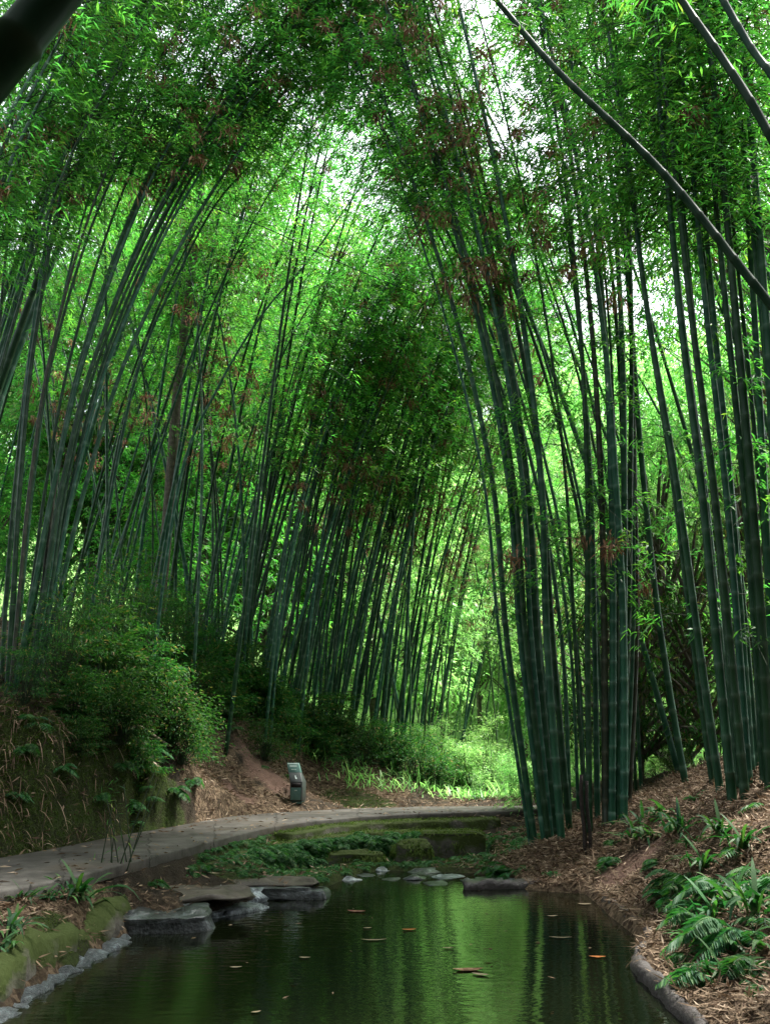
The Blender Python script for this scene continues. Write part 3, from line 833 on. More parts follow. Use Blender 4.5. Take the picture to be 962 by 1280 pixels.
# tall trees behind the right clumps, crowns high
tall = tree_proto(20, 4.4, 110, 190, .19, .055, 'bamboo_leaf', th=.26, trunk_r=.13, low=.42)
for i, (px, d, sc) in enumerate([(1010, 28, .95), (1080, 19, 1.0), (250, 31, 1.15)]):
    place_at(tall, P(px, 900, d), i * 2.1, sc, 'tall slim tree with a high loose crown behind the right clumps' if px > 600 else 'tall slim tree with a high crown rising behind the leaning grove',
             'tall trees behind the right clumps' if px > 600 else 'tall trees behind the leaning grove', i == 0)

# understorey saplings with dark leaves, right side behind clumps
sp_ = [tree_proto(5.5, 1.9, 46, 90, .15, .04, 'shrub_leaf', trunk_r=.035, low=.12, th=.28), tree_proto(7.5, 2.0, 54, 70, .16, .045, 'lime_leaf', trunk_r=.045, low=.15, th=.28)]
for k in sp_: k.name = 'sapling'
sap = [(800, 16.5, 'bushy dark sapling in the gap between the two right clumps'),
       (840, 18.0, 'taller sapling behind the lone leaning culm'), (890, 16.0, 'dark sapling just behind the left edge of the right bank clump'), (950, 17.5, 'dark sapling behind the right bank clump at the frame edge'), (775, 21, 'sapling farther back in the gap between the right clumps'),
       (870, 22, 'half hidden sapling farther back behind the right bank')]
for i, (px, d, lb) in enumerate(sap):
    place_at(sp_[i % 2], P(px, 950, d), random.random() * TAU, random.uniform(.75, 1.1), lb, None, i < 2, 'sapling')

# straight grey-brown trunk in the left grove
def lone_trunk():
    p = on(186, 880, 21)
    root = empty('tree', p - np.array([0, 0, .1]), 'straight grey brown tree trunk standing among the bamboo behind the mound', 'tree')
    mb = MB(); t = np.linspace(0, 1, 14)
    tube(mb, np.stack([t * .5 + .05 * np.sin(t * 9), t * 0, t * 14], 1), .16 * (1 - .5 * t), 12)
    link('trunk', mb.mesh('trunk', M['bark'], smooth=True), root)
    cb = MB(); crown(cb, [(np.array([.5 + random.gauss(0, 1.2), random.gauss(0, 1.2), random.uniform(10, 15)]), .8) for _ in range(30)], 160, .16, .05)
    link('crown', cb.mesh('crown', M['shrub_leaf']), root)
lone_trunk()

# ------------------------------------------------------------------ shrubs, ferns, clumps
def shrub_proto(name, Hh, R, ncl, nleaf, Lf, Wf, leafm='shrub_leaf', bamboo_like=False, flat=.15):
    root = empty(name, (0, 0, 0), 'x', name.replace('_', ' '))
    st = MB(); lf = MB(); cls = []
    for k in range(ncl):
        a = random.random() * TAU; el = random.random() ** .7
        e = np.array([math.cos(a) * R * math.sqrt(1 - el * el * .8) * random.uniform(.3, 1), math.sin(a) * R * math.sqrt(1 - el * el * .8) * random.uniform(.3, 1), Hh * el * random.uniform(.6, 1.25)]); e[:2] *= random.uniform(.5, 1.35)
        cls.append((e, random.uniform(.08, .3) * R))
        tube(st, np.array([[e[0] * .15, e[1] * .15, 0], e * np.array([.5, .5, .7]), e]), [.012, .008, .004], 4, cap=False)
    if bamboo_like:
        for c, r in cls:
            n = nleaf
            C = c + rng.normal(size=(n, 3)) * np.array([r, r, r * flat])
            out = C - np.array([0, 0, Hh * .3]); D = norm(out * np.array([1, 1, .2])) + rng.normal(size=(n, 3)) * .5 + np.array([0, 0, -.25])
            leaves(lf, C, D, rng.uniform(.7, 1.3, n) * Lf, Wf)
    else:
        crown(lf, cls, nleaf, Lf, Wf)
    link('stems', st.mesh('stems', M['twig']), root)
    link('foliage', lf.mesh('foliage', M[leafm]), root)
    return root

def fern_mb(mb, base, L, nf=11, rngs=None, np_=18, spread=.9):
    az = rng.random(nf) * TAU
    el = rng.uniform(.3, 1.1, nf)
    D = np.stack([np.cos(az) * spread, np.sin(az) * spread, el], 1)
    Ls = L * rng.uniform(.6, 1.1, nf)
    pos = strips(mb, np.repeat(np.asarray(base, float)[None], nf, 0), D, Ls, .008, .75, seg=6)
    t = np.linspace(0, 1, 7)
    for k in range(np_):
        s = .18 + .8 * k / np_
        p = np.stack([np.array([np.interp(s, t, pos[i, :, j]) for j in range(3)]) for i in range(nf)])
        p2 = np.stack([np.array([np.interp(min(1, s + .05), t, pos[i, :, j]) for j in range(3)]) for i in range(nf)])
        tg = norm(p2 - p + 1e-6); sd = norm(np.cross(tg, [0, 0, 1.0]))
        l = Ls * .30 * math.sin(math.pi * min(1, (s + .12) * .85)) + .01
        for sg in (-1, 1):
            leaves(mb, p, sd * sg + tg * .45 + np.array([0, 0, -.15]), l, l * .2, fold=.1, droop=.15)

def fern_proto(L=.5, nf=12):
    root = empty('fern', (0, 0, 0), 'x', 'fern')
    mb = MB(); fern_mb(mb, (0, 0, 0), L, nf)
    link('fronds', mb.mesh('fronds', M['fern_leaf']), root)
    return root
def strap_proto(L=.45, n=26, mat_='fern_leaf', wd=.03, name='strap_leaf_plant'):
    root = empty(name, (0, 0, 0), 'x', 'plant')
    mb = MB(); az = rng.random(n) * TAU
    D = np.stack([np.cos(az), np.sin(az), rng.uniform(.4, 2.2, n)], 1)
    strips(mb, rng.normal(size=(n, 3)) * np.array([.05, .05, 0]), D, rng.uniform(.6, 1.1, n) * L, wd, rng.uniform(.3, .9, n), seg=5)
    link('blades', mb.mesh('blades', M[mat_]), root)
    return root

SCL = {'fern': 1.05, 'plant': 1.45}
def scatter_list(protos, items, cat):
    """items: (px, py, scale, label[, group]) placed where the view ray meets the ground; copies of the prototypes"""
    for it in items:
        px, py, sc, lb = it[:4]
        o = random.choice(protos)
        c = copy_tree(o) if o.name in used else o
        used.add(o.name)
        p = onray(px, py)
        c.location = (p[0], p[1], p[2] - .03); c.rotation_euler = (random.gauss(0, .06), random.gauss(0, .06), random.random() * TAU); sc *= SCL.get(cat, 1); c.scale = (sc, sc, sc)
        tag(c, lb, cat, it[4] if len(it) > 4 else None)

shr = [shrub_proto('shrub', 1.2, 1.0, 60, 60, .11, .032, bamboo_like=True), shrub_proto('shrub', 1.5, .9, 60, 60, .13, .034, bamboo_like=True), shrub_proto('shrub', 1.3, 1.2, 60, 50, .09, .036, bamboo_like=True, flat=.4)]
dwarf = [shrub_proto('dwarf_bamboo', 2.1, 1.3, 60, 40, .14, .026, 'shrub_leaf', True), shrub_proto('dwarf_bamboo', 2.9, 1.4, 70, 36, .14, .026, 'shrub_leaf', True)]

scatter_list(shr, [
    (150, 935, .6, 'low dark shrub overhanging the mossy face of the mound'), (205, 915, .7, 'dark green shrub on the bank at the left of the bare litter slope'),
    (235, 895, .7, 'leafy shrub at the top left edge of the bare litter slope'), (180, 880, .75, 'shrub halfway up the mound behind the dark earth overhang'),
    (120, 880, .9, 'shrub beside the fallen canes on the mound'), (265, 880, .9, 'shrub directly above the bare litter slope'),
    (300, 875, .9, 'shrub on the bank between the litter slope and the grove'), (335, 905, .8, 'grey green shrub on the bank up and left of the bin'),
    (355, 930, .7, 'low shrub right behind the bin'), (390, 925, .8, 'shrub on the bank up and right of the bin'),
    (425, 940, .75, 'small shrub under the front culms of the grove'), (455, 955, .75, 'rounded shrub on the dark bank beside the grassy verge'),
    (490, 960, .8, 'shrub at the middle of the dark bank beyond the path'), (520, 975, .75, 'shrub low on the bank where the path narrows away'),
    (545, 985, .6, 'last dark shrub of the bank before the bright clearing'), (330, 950, .55, 'wispy shrub at the right edge of the litter slope'),
    (225, 955, .5, 'small shrub low on the bank above the red earth edge'), (175, 975, .45, 'little shrub at the foot of the bank beside the moss'),
    (90, 905, .45, 'small ragged shrub at the brink of the mossy face'), (130, 915, .5, 'ragged shrub hanging off the shaded edge of the mound'), (245, 925, .45, 'small ragged shrub at the top of the litter slope'),
    (285, 900, .5, 'small shrub a little above the litter slope in the shade'), (320, 890, .55, 'small shrub at the feet of the first culms of the grove'), (360, 900, .5, 'small shrub between the first culms of the grove and the bin'),
    (215, 930, .5, 'low dark shrub in the hollow left of the litter slope'), (100, 950, .35, 'tuft of leaves growing out of the mossy face'), (405, 950, .5, 'dark low shrub on the bank right of the bin'), (570, 985, .5, 'low shrub at the brink of the bright clearing')], 'shrub')
scatter_list(dwarf, [
    (110, 860, .6, 'feathery dwarf bamboo on the mound right of the fanned clump'), (160, 850, .75, 'tall feathery dwarf bamboo crowning the left mound'),
    (215, 850, .65, 'bright feathery dwarf bamboo in the middle of the mound top'), (260, 850, .6, 'dwarf bamboo on the mound top beside the grove'),
    (70, 868, .6, 'low dwarf bamboo at the foot of the fanned clump'), (190, 835, .85, 'highest dwarf bamboo rising over the mound in front of the grey trunk'),
    (30, 880, .4, 'little dwarf bamboo between the fanned culms and the frame edge'), (75, 850, .6, 'ragged dwarf bamboo just behind the fanned clump'), (240, 838, .85, 'loose dwarf bamboo at the right shoulder of the mound top'),
    (290, 855, .55, 'thin dwarf bamboo between the mound top and the grove'), (325, 868, .45, 'small dwarf bamboo against the left culms of the grove'), (370, 880, .45, 'small dwarf bamboo among the middle culms of the grove'), (130, 838, .8, 'loose dwarf bamboo behind the fallen canes')], 'dwarf bamboo')
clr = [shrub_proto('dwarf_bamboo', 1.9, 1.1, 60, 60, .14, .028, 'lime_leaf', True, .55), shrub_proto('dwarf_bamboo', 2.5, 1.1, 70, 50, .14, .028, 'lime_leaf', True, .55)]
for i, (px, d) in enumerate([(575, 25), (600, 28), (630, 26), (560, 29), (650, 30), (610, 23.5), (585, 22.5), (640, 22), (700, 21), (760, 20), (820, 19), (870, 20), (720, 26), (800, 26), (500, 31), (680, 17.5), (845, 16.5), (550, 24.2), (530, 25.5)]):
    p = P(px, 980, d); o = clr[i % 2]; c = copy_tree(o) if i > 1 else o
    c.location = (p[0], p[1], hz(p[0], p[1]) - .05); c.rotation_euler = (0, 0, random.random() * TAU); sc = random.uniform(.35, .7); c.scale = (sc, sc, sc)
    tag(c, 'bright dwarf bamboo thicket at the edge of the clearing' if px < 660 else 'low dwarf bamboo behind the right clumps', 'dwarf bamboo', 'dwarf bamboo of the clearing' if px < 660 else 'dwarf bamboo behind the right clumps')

fp = [fern_proto(.5, 12), fern_proto(.42, 10), fern_proto(.6, 13)]
stp = [strap_proto(.45, 26), strap_proto(.35, 20, wd=.035)]
scatter_list(fp, [
    (590, 1085, .5, 'fern in the stream mouth below the dark stone block'), (618, 1088, .7, 'fern on the shore where the stream enters the pond'),
    (640, 1092, .7, 'fern at the foot of the leftmost culms on the pond shore'), (610, 1060, .7, 'fern on the slope right of the dark stone block'), (640, 1050, .6, 'pale fern between the path end and the pond shore clump'),
    (575, 1050, .55, 'fern hanging at the edge of the upper stone ledge'), (660, 1085, .6, 'fern beside the log end on the shore'), (690, 1092, .5, 'small fern in the litter behind the long log'),
    (765, 1075, .6, 'fern by the dark stake on the shore'), (770, 1050, .6, 'fern on the slope behind the dark stake'),
    (840, 1120, .7, 'fern draping over the near hummock'), (850, 1100, .8, 'dark fern on top of the near hummock'), (880, 1150, .85, 'fern halfway down the right bank above the near kerb'),
    (900, 1190, .95, 'large dark fern low on the right bank'), (940, 1170, .95, 'dark fern beside the frame edge low on the right bank'), (925, 1215, .9, 'lowest big fern on the right bank'),
    (950, 1230, .7, 'fern at the bottom right corner of the bank'), (880, 1210, .6, 'fern overhanging the litter at the kerb notch'), (950, 1090, .9, 'bright fern on the open litter of the right bank'),
    (905, 1110, .9, 'fern in the middle of the right bank slope'), (870, 1130, .9, 'fern drooping off the front of the near hummock'), (915, 1165, 1.0, 'dense dark fern in the heap low on the right bank'),
    (945, 1205, 1.0, 'overlapping dark fern at the right end of the fern heap'), (890, 1225, .8, 'lowest left fern of the heap beside the litter'), (865, 1195, .7, 'left edge fern of the heap above the near kerb'), (825, 1080, .7, 'fern on the shoulder of the near hummock'), (960, 1110, .9, 'fern at the frame edge halfway up the right bank'),
    (215, 990, .7, 'fern at the foot of the bank left of the litter slope'), (240, 975, .6, 'fern hanging onto the litter slope from the left'), (190, 1000, .6, 'fern just above the path edge under the shrubs'), (165, 1010, .5, 'fern above the path edge beside the mossy face'), (190, 1105, .5, 'small fern beside the thin reeds'), (60, 885, .9, 'broad arching fern under the fanned clump'), (90, 895, .8, 'fern hanging over the dark earth overhang'),
    (150, 955, .7, 'fern hanging down the shaded face of the mound'), (245, 935, .7, 'fern at the left edge of the litter slope'), (190, 940, .8, 'fern among the shrubs on the left bank'),
    (30, 935, .6, 'fern near the top of the mossy face under the fanned clump'), (75, 960, .5, 'small fern in the middle of the mossy face'), (115, 935, .7, 'dark fern under the earth overhang of the mound'), (20, 1000, .45, 'little fern low on the mossy face by the frame edge'), (125, 1000, .5, 'little fern at the foot of the mossy face near the reeds')], 'fern')
scatter_list(stp, [
    (800, 1030, .9, 'glossy strap leaved plant on the slope right of the pond shore clump'), (830, 1020, 1.0, 'glossy strap leaved plant at the crest of the slope'),
    (790, 1048, .9, 'strap leaved plant lower on the slope above the red hollow'), (855, 1035, .9, 'strap leaved plant above the near hummock'), (815, 1045, .9, 'strap leaved plant in the middle of the glossy patch'),
    (840, 1040, .8, 'strap leaved plant at the right end of the glossy patch'), (905, 1040, .8, 'strap leaved plant in the litter below the thick clump'), (930, 1060, .8, 'strap leaved plant under the thick clump near the frame edge'),
    (870, 1060, .7, 'short strap leaved plant behind the near hummock'), (920, 1130, .9, 'strap leaved plant with long blades on the right bank'), (880, 1085, .8, 'strap leaved plant right of the hummock top'),
    (85, 1118, .6, 'grass like plant at the near edge of the path'), (60, 1122, .5, 'pale green plant at the near edge of the path'), (100, 1120, .9, 'upright grassy plant beside the thin reeds'), (30, 1125, .5, 'low green plant at the path edge by the frame'),
    (10, 1165, .6, 'green tuft on the litter bank at the frame edge'), (3, 1185, .6, 'bright green tuft above the mossy rock rim'), (870, 1000, .7, 'strap leaved plant at the feet of the thick clump'), (600, 1000, .9, 'strap leaved plant beyond the far end of the path'),
    (895, 1150, .9, 'drooping strap leaved plant between the ferns low on the right bank'), (935, 1190, 1.0, 'long strap leaved plant hanging among the lowest ferns'), (870, 1175, .7, 'short strap leaved plant by the litter above the kerb'),
    (950, 1140, 1.0, 'strap leaved plant at the frame edge above the large ferns'), (905, 1220, .7, 'small strap leaved plant at the foot of the right bank'), (860, 1120, .7, 'strap leaved plant on the front of the near hummock')], 'plant')

# thin reeds by the path
def reeds():
    p = G(145, 1112, .3); p[2] = hz(p[0], p[1])
    root = empty('reed_clump', p, 'clump of thin dark reeds standing between the path and the pond', 'reeds')
    for k in range(9):
        mb = MB(); a = random.gauss(0, .16)
        h = random.uniform(.5, 1.15); x0 = random.gauss(0, .11)
        t = np.linspace(0, 1, 8)
        tube(mb, np.stack([x0 + a * h * t + .1 * a * t ** 2, random.gauss(0, .05) + t * 0, h * t], 1), .008 * (1 - .6 * t), 5)
        link('stem', mb.mesh('stem', M['twig']), root)
    mb = MB(); n = 46
    C = np.stack([rng.normal(size=n) * .12, rng.normal(size=n) * .08, rng.random(n) * .9 + .1], 1)
    leaves(mb, C, rng.normal(size=(n, 3)) + np.array([0, 0, .4]), rng.uniform(.06, .16, n), .008)
    link('foliage', mb.mesh('foliage', M['bamboo_leaf']), root)
reeds()

# fallen canes on the left mound
for i, (a, b, lb) in enumerate([((80, 882), (205, 868), 'thick pale fallen cane lying across the top of the mound'), ((100, 862), (190, 858), 'upper thin fallen cane lying on the mound'), ((120, 872), (215, 876), 'thin fallen cane lying behind the thick one on the mound')]):
    A = P(a[0], a[1], 13.2 + i * .3); B = P(b[0], b[1], 14.2 + i * .3)
    A[2] = hz(A[0], A[1]) + .12; B[2] = hz(B[0], B[1]) + .12
    mb = MB(); t = np.linspace(0, 1, 14)[:, None]
    c = A * (1 - t) + B * t; o = c[0].copy()
    tube(mb, c - o, .04 if i == 0 else .022, 8)
    tag(link('fallen_cane', mb.mesh('fallen_cane', M['tan_cane'], smooth=True), loc=o), lb, 'fallen cane')

# ------------------------------------------------------------------ stones, rims, logs
def displaced(mb_v, amp, s, seed=0.0):
    out = np.array(mb_v, float)
    for i, v in enumerate(out):
        n = mnoise.noise_vector(Vector((v[0] * s + seed, v[1] * s, v[2] * s)))
        n2 = mnoise.noise_vector(Vector((v[0] * s * 3 + seed, v[1] * s * 3, v[2] * s * 3)))
        out[i] += (np.array(n) + .4 * np.array(n2)) * amp
    return out

def stone(name, center, size, rz, matn, label, cat, group=None, seg=26, amp=.06, boxy=.35, seed=None):
    u = np.linspace(0, TAU, seg * 2, endpoint=False); w = np.linspace(-math.pi / 2, math.pi / 2, seg)
    def sg(x, p): return np.sign(x) * np.abs(x) ** p
    U, Wv = np.meshgrid(u, w)
    x = sg(np.cos(Wv), boxy) * sg(np.cos(U), boxy); y = sg(np.cos(Wv), boxy) * sg(np.sin(U), boxy); z = sg(np.sin(Wv), boxy)
    v = np.stack([x.ravel() * size[0] / 2, y.ravel() * size[1] / 2, z.ravel() * size[2] / 2], 1)
    v = displaced(v, amp, 3.0, seed if seed is not None else random.random() * 50)
    lay = np.floor(v[:, 2] / .055 + .5) * .055; v[:, 0] *= 1 + .06 * np.sin(lay * 90); v[:, 1] *= 1 + .08 * np.sin(lay * 70 + 1); v[:, 2] = v[:, 2] * .5 + lay * .5
    n = seg * 2
    i = (np.arange(seg - 1) * n)[:, None]; j = np.arange(n)[None]; k = (j + 1) % n
    q = np.stack([i + j, i + k, i + n + k, i + n + j], -1).reshape(-1, 4)
    mb = MB(); mb.add(v, q)
    o = link(name, mb.mesh(name, M[matn], smooth=True), loc=center)
    o.rotation_euler = (0, 0, rz)
    return tag(o, label, cat, group)

def rim(name, pxs, w, h, matn, label, cat, top=None, amp=.04, zoff=0.0, shift=0.0):
    P0 = np.array([G(a, b, 0) for a, b in pxs])
    c, t, Ln = resample(catmull(P0, 120), .07)
    tg = norm(np.gradient(c, axis=0)); sd = np.stack([-tg[:, 1], tg[:, 0], tg[:, 2] * 0], 1)
    prof = [(-.5, -.35), (-.52, .3), (-.42, .8), (-.15, 1.0), (.2, .98), (.42, .78), (.5, .3), (.5, -.35)]
    ww = w * (1 + .25 * vnoise(t, t * .3, 2.1)); hh = h * (1 + .18 * vnoise(t + 9, t * .5, 3.3))
    rows = [c + sd * ((a * ww + shift)[:, None]) + np.array([0, 0, 1.0]) * (b * hh)[:, None] for a, b in prof]
    v = np.stack(rows, 1).reshape(-1, 3); m = len(prof); n = len(c)
    v = displaced(v, amp, 5.5); v = displaced(v, amp * .5, 17)
    i = (np.arange(n - 1) * m)[:, None]; j = np.arange(m - 1)[None]
    q = np.stack([i + j, i + m + j, i + m + j + 1, i + j + 1], -1).reshape(-1, 4)
    e0 = [(0, 1, 6, 7), (1, 2, 5, 6), (2, 3, 4, 5)]; L0 = (n - 1) * m
    q = np.vstack([q, np.array(e0), np.array([[L0 + d for d in reversed(e)] for e in e0])])
    o = c[0].copy(); mb = MB(); mb.add(v - o + np.array([0, 0, zoff]), q)
    return tag(link(name, mb.mesh(name, M[matn], smooth=True), loc=o), label, cat)

rim('rock_rim', [(-110, 1318), (-60, 1280), (0, 1243), (60, 1207), (110, 1178), (152, 1155)], .34, .27, 'moss_rock', 'mossy rock rim along the near left shore of the pond', 'rock rim', amp=.06)
rim('wet_ledge', [(-100, 1335), (-40, 1297), (0, 1266), (60, 1229), (110, 1199), (156, 1172)], .2, .035, 'wet_edge_gleam', 'wet rock ledge with a painted gleam at the waterline below the mossy rim', 'rock ledge', amp=.06, zoff=-.012)
stone('stone_block', G(203, 1156, .03), (.95, .55, .24), .08, 'wet_rock', 'dark squared stone jutting into the pond beside the mossy rim', 'stone')
stone('stone_block', G(276, 1128, .04), (.42, 1.05, .2), -.62, 'pale_rock', 'pale glistening rough stone on the left shore', 'stone', amp=.09)
stone('stone_block', G(292, 1140, .0), (.3, .85, .10), -.66, 'pale_rock', 'pale low stone at the waterline in front of the glistening one', 'stone', amp=.05)
stone('stone_block', G(357, 1117, .03), (1.05, .55, .19), .0, 'wet_rock', 'flat topped dark stone at the end of the left shore', 'stone', amp=.05)
stone('stone_slab', G(225, 1118, .2), (1.5, .8, .07), .15, 'brown_rock', 'broad flat brown slab behind the dark squared stone', 'stone slab', amp=.04)
stone('stone_slab', G(330, 1102, .14), (1.3, .6, .06), .1, 'brown_rock', 'flat brown slab behind the flat topped dark stone', 'stone slab', amp=.04)
# right shore
rim('log', [(580, 1111), (640, 1110), (700, 1107), (748, 1108)], .2, .11, 'kerb', 'long grey weathered log lying along the far right shore', 'log', amp=.03)
rim('root', [(738, 1109), (762, 1104), (772, 1104)], .09, .10, 'kerb', 'short forked root end pointing away from the shore log', 'root', amp=.02)
rim('kerb', [(745, 1112), (762, 1133), (785, 1153), (806, 1168), (820, 1180)], .12, .10, 'kerb', 'curved stone kerb running down the right shore to the notch', 'kerb', amp=.03)
rim('kerb', [(822, 1186), (808, 1193), (797, 1204), (808, 1225), (845, 1262), (890, 1308), (960, 1400)], .12, .10, 'kerb', 'nearest stone kerb curving out of the picture on the right shore', 'kerb', amp=.03)

# dam ledges and block below the path
def ledge(a, z, w, h, matn, label):
    pts = np.array([G(x, y, z) for x, y in a]); c, t, Ln = resample(catmull(pts, 60), .12)
    tg = norm(np.gradient(c, axis=0)); sd = np.stack([-tg[:, 1], tg[:, 0], tg[:, 2] * 0], 1)
    prof = [(-.5, -1), (-.5, -.1), (-.46, 0), (.46, 0), (.5, -.1), (.5, -1)]
    v = np.stack([c + sd * (a_ * w) + np.array([0, 0, b_ * h]) for a_, b_ in prof], 1).reshape(-1, 3)
    v = displaced(v, .035, 3.0); m = 6; n = len(c)
    i = (np.arange(n - 1) * m)[:, None]; j = np.arange(m - 1)[None]
    q = np.stack([i + j, i + m + j, i + m + j + 1, i + j + 1], -1).reshape(-1, 4)
    e0 = [(0, 1, 4, 5), (1, 2, 3, 4)]; L0 = (n - 1) * m
    q = np.vstack([q, np.array(e0), np.array([[L0 + d for d in reversed(e)] for e in e0])])
    o = c[0].copy(); mb = MB(); mb.add(v - o, q)
    tag(link('stone_ledge', mb.mesh('stone_ledge', M[matn], smooth=False), loc=o), label, 'stone ledge')
ledge([(345, 1041), (420, 1031), (500, 1026), (620, 1023)], .47, .45, .3, 'moss_rock', 'upper mossy stone ledge just under the path edge')
ledge([(230, 1082), (300, 1062), (370, 1050), (440, 1041), (520, 1039), (600, 1038)], .36, .4, .4, 'moss_rock', 'lower mossy stone ledge stepping down to the stream')
stone('stone_block', G(565, 1062, .14), (1.0, .6, .52), .02, 'moss_rock', 'dark squared mossy block in the dam beside the stream', 'stone', amp=.05, boxy=.2)
stone('stone_block', G(515, 1068, .12), (.6, .5, .42), .2, 'moss_rock', 'rounded mossy boulder beside the dark block of the dam', 'stone', amp=.07, boxy=.7)
stone('stone_block', G(440, 1076, .08), (1.0, .4, .26), .05, 'moss_rock', 'low mossy stone at the foot of the dam left of the stream', 'stone', amp=.07, boxy=.6)
ST = [(455, 1094, .35), (480, 1088, .3), (505, 1084, .42), (530, 1090, .5), (520, 1098, .4), (560, 1096, .5), (590, 1101, .35), (610, 1099, .45), (632, 1102, .4), (440, 1100, .3), (488, 1099, .34), (545, 1104, .45), (650, 1100, .3), (415, 1098, .22)]
for i, (a, b, s) in enumerate(ST):
    stone('stream_stone', G(a, b, .0), (s, s * .7, random.uniform(.03, .05)), random.random() * 3, 'pale_rock' if i % 4 == 1 else 'wet_rock',
          f'{ORD[sorted(range(len(ST)), key=lambda k: ST[k][0]).index(i)]} flat wet stone from left in the shallow stream mouth', 'stone', 'flat stones in the stream mouth', seg=8, amp=.03, boxy=.8)

# dark stake by the shore
def stake():
    p = on(735, 1085, 12.4)
    root = empty('stake', p, 'dark split wooden stake standing in the litter before the pond shore clump', 'stake')
    for x, h, r in ((-.035, 1.0, .03), (.035, .92, .026)):
        mb = MB(); t = np.linspace(-.1, 1, 10)
        tube(mb, np.stack([x + .01 * np.sin(t * 7), t * 0, h * t], 1), r * (1 - .15 * t), 7)
        link('post_half', mb.mesh('post_half', M['dark_wood']), root)
stake()
bamboo('bamboo_stump', [on(848, 1050, 10.9), on(848, 1050, 10.9) + np.array([.01, 0, .35]), on(848, 1050, 10.9) + np.array([.015, 0, .75])], .014, 'thin upright green shoot among the strap leaved plants', cat='bamboo shoot', taper=.3, detail=False)

# bin beside the path
def box(mb, x0, x1, y0, y1, z0, z1, shear=0.0):
    v = []
    for z in (z0, z1):
        s = shear * (z - z0)
        v += [(x0 + s * 0, y0 + s, z), (x1 + s * 0, y0 + s, z), (x1, y1 + s, z), (x0, y1 + s, z)]
    mb.add(v, [(0, 3, 2, 1), (4, 5, 6, 7), (0, 1, 5, 4), (1, 2, 6, 5), (2, 3, 7, 6), (3, 0, 4, 7)])
def bevel(o, w=.008):
    m = o.modifiers.new('bevel', 'BEVEL'); m.width = w; m.segments = 2
def park_bin():
    p = onray(372, 1003)
    root = empty('litter_bin', p + np.array([0, 0, -.01]), 'grey green box bin with a slanted top panel standing on red earth beside the path', 'litter bin', rz=-.22, sc=.8)
    W = .15
    mb = MB(); box(mb, -W, W, -.15, .16, .04, .47); o = link('body', mb.mesh('body', M['bin_dark']), root); bevel(o)
    mb = MB(); box(mb, -W + .02, W - .02, -.12, .13, -.03, .04); link('foot', mb.mesh('foot', M['bin_green']), root)
    mb = MB(); box(mb, -W + .025, W - .025, -.166, -.148, .06, .34); o = link('door', mb.mesh('door', M['bin_green']), root); bevel(o, .005)
    mb = MB(); box(mb, -.03, .03, -.176, -.166, .27, .29); link('handle', mb.mesh('handle', M['bin_pale']), o)
    mb = MB(); box(mb, -W + .03, W - .03, -.162, -.148, .355, .45); link('slot_shade', mb.mesh('slot_shade', M['bin_slot_shade']), root)  # dark plate on the front, painted as the shade inside the opening
    # slanted hood and panel leaning back and to the side
    mb = MB()
    v = [(-W, -.16, .47), (W, -.16, .47), (W, .16, .47), (-W, .16, .47), (-W - .10, .0, .68), (W - .10, .0, .68), (W - .10, .14, .68), (-W - .10, .14, .68)]
    mb.add(v, [(0, 3, 2, 1), (4, 5, 6, 7), (0, 1, 5, 4), (1, 2, 6, 5), (2, 3, 7, 6), (3, 0, 4, 7)])
    hood = link('hood', mb.mesh('hood', M['bin_dark']), root); bevel(hood)
    mb = MB()
    v = [(-W - .10, .0, .682), (W - .10, .0, .682), (W - .10, .14, .682), (-W - .10, .14, .682), (-W - .19, .13, .90), (W - .19, .13, .90), (W - .19, .19, .90), (-W - .19, .19, .90)]
    mb.add(v, [(0, 3, 2, 1), (4, 5, 6, 7), (0, 1, 5, 4), (1, 2, 6, 5), (2, 3, 7, 6), (3, 0, 4, 7)])
    pn = link('panel', mb.mesh('panel', M['bin_green']), root); bevel(pn, .005)
    # pale marks on panel and hood: follow the slanted faces
    def onface(a, b, c, d, u, w_):  # bilinear on a face + offset
        a, b, c, d = map(np.array, (a, b, c, d))
        return a * (1 - u) * (1 - w_) + b * u * (1 - w_) + c * u * w_ + d * (1 - u) * w_ + np.array([0, -.004, .002])
    A, B, C, D = (-W - .10, .0, .682), (W - .10, .0, .682), (W - .19, .13, .90), (-W - .19, .13, .90)
    mb = MB()
    def patch(u0, u1, w0, w1, Fc):
        mb.add([onface(*Fc, u0, w0), onface(*Fc, u1, w0), onface(*Fc, u1, w1), onface(*Fc, u0, w1)], [(0, 1, 2, 3)])
    patch(.06, .94, .86, .95, (A, B, C, D))
    for k in range(6): patch(.22 + k * .1, .29 + k * .1, .60, .72, (A, B, C, D))
    for k in range(4): patch(.3 + k * .11, .37 + k * .11, .28, .33, (A, B, C, D))
    link('lettering', mb.mesh('lettering', M['bin_pale']), pn)
    mb = MB()
    A, B, C, D = (-W, -.16, .47), (W, -.16, .47), (W - .10, .0, .68), (-W - .10, .0, .68)
    patch(.50, .57, .35, .68, (A, B, C, D)); patch(.55, .62, .30, .48, (A, B, C, D))
    link('emblem', mb.mesh('emblem', M['bin_pale']), hood)
park_bin()

# ------------------------------------------------------------------ stuff: litter, ground cover
def scatter_ground(n, xr, yr, weight):
    x = rng.uniform(*xr, n); y = rng.uniform(*yr, n)
    z = zones(x, y); w = weight(x, y, z)
    X = np.stack([x, y], 1)
    k = (rng.random(n) < w) & ~inside(X, POND) & ~inside(X, PATHPOLY)
    x, y = x[k], y[k]
    return np.stack([x, y, H(x, y)], 1), z[k]

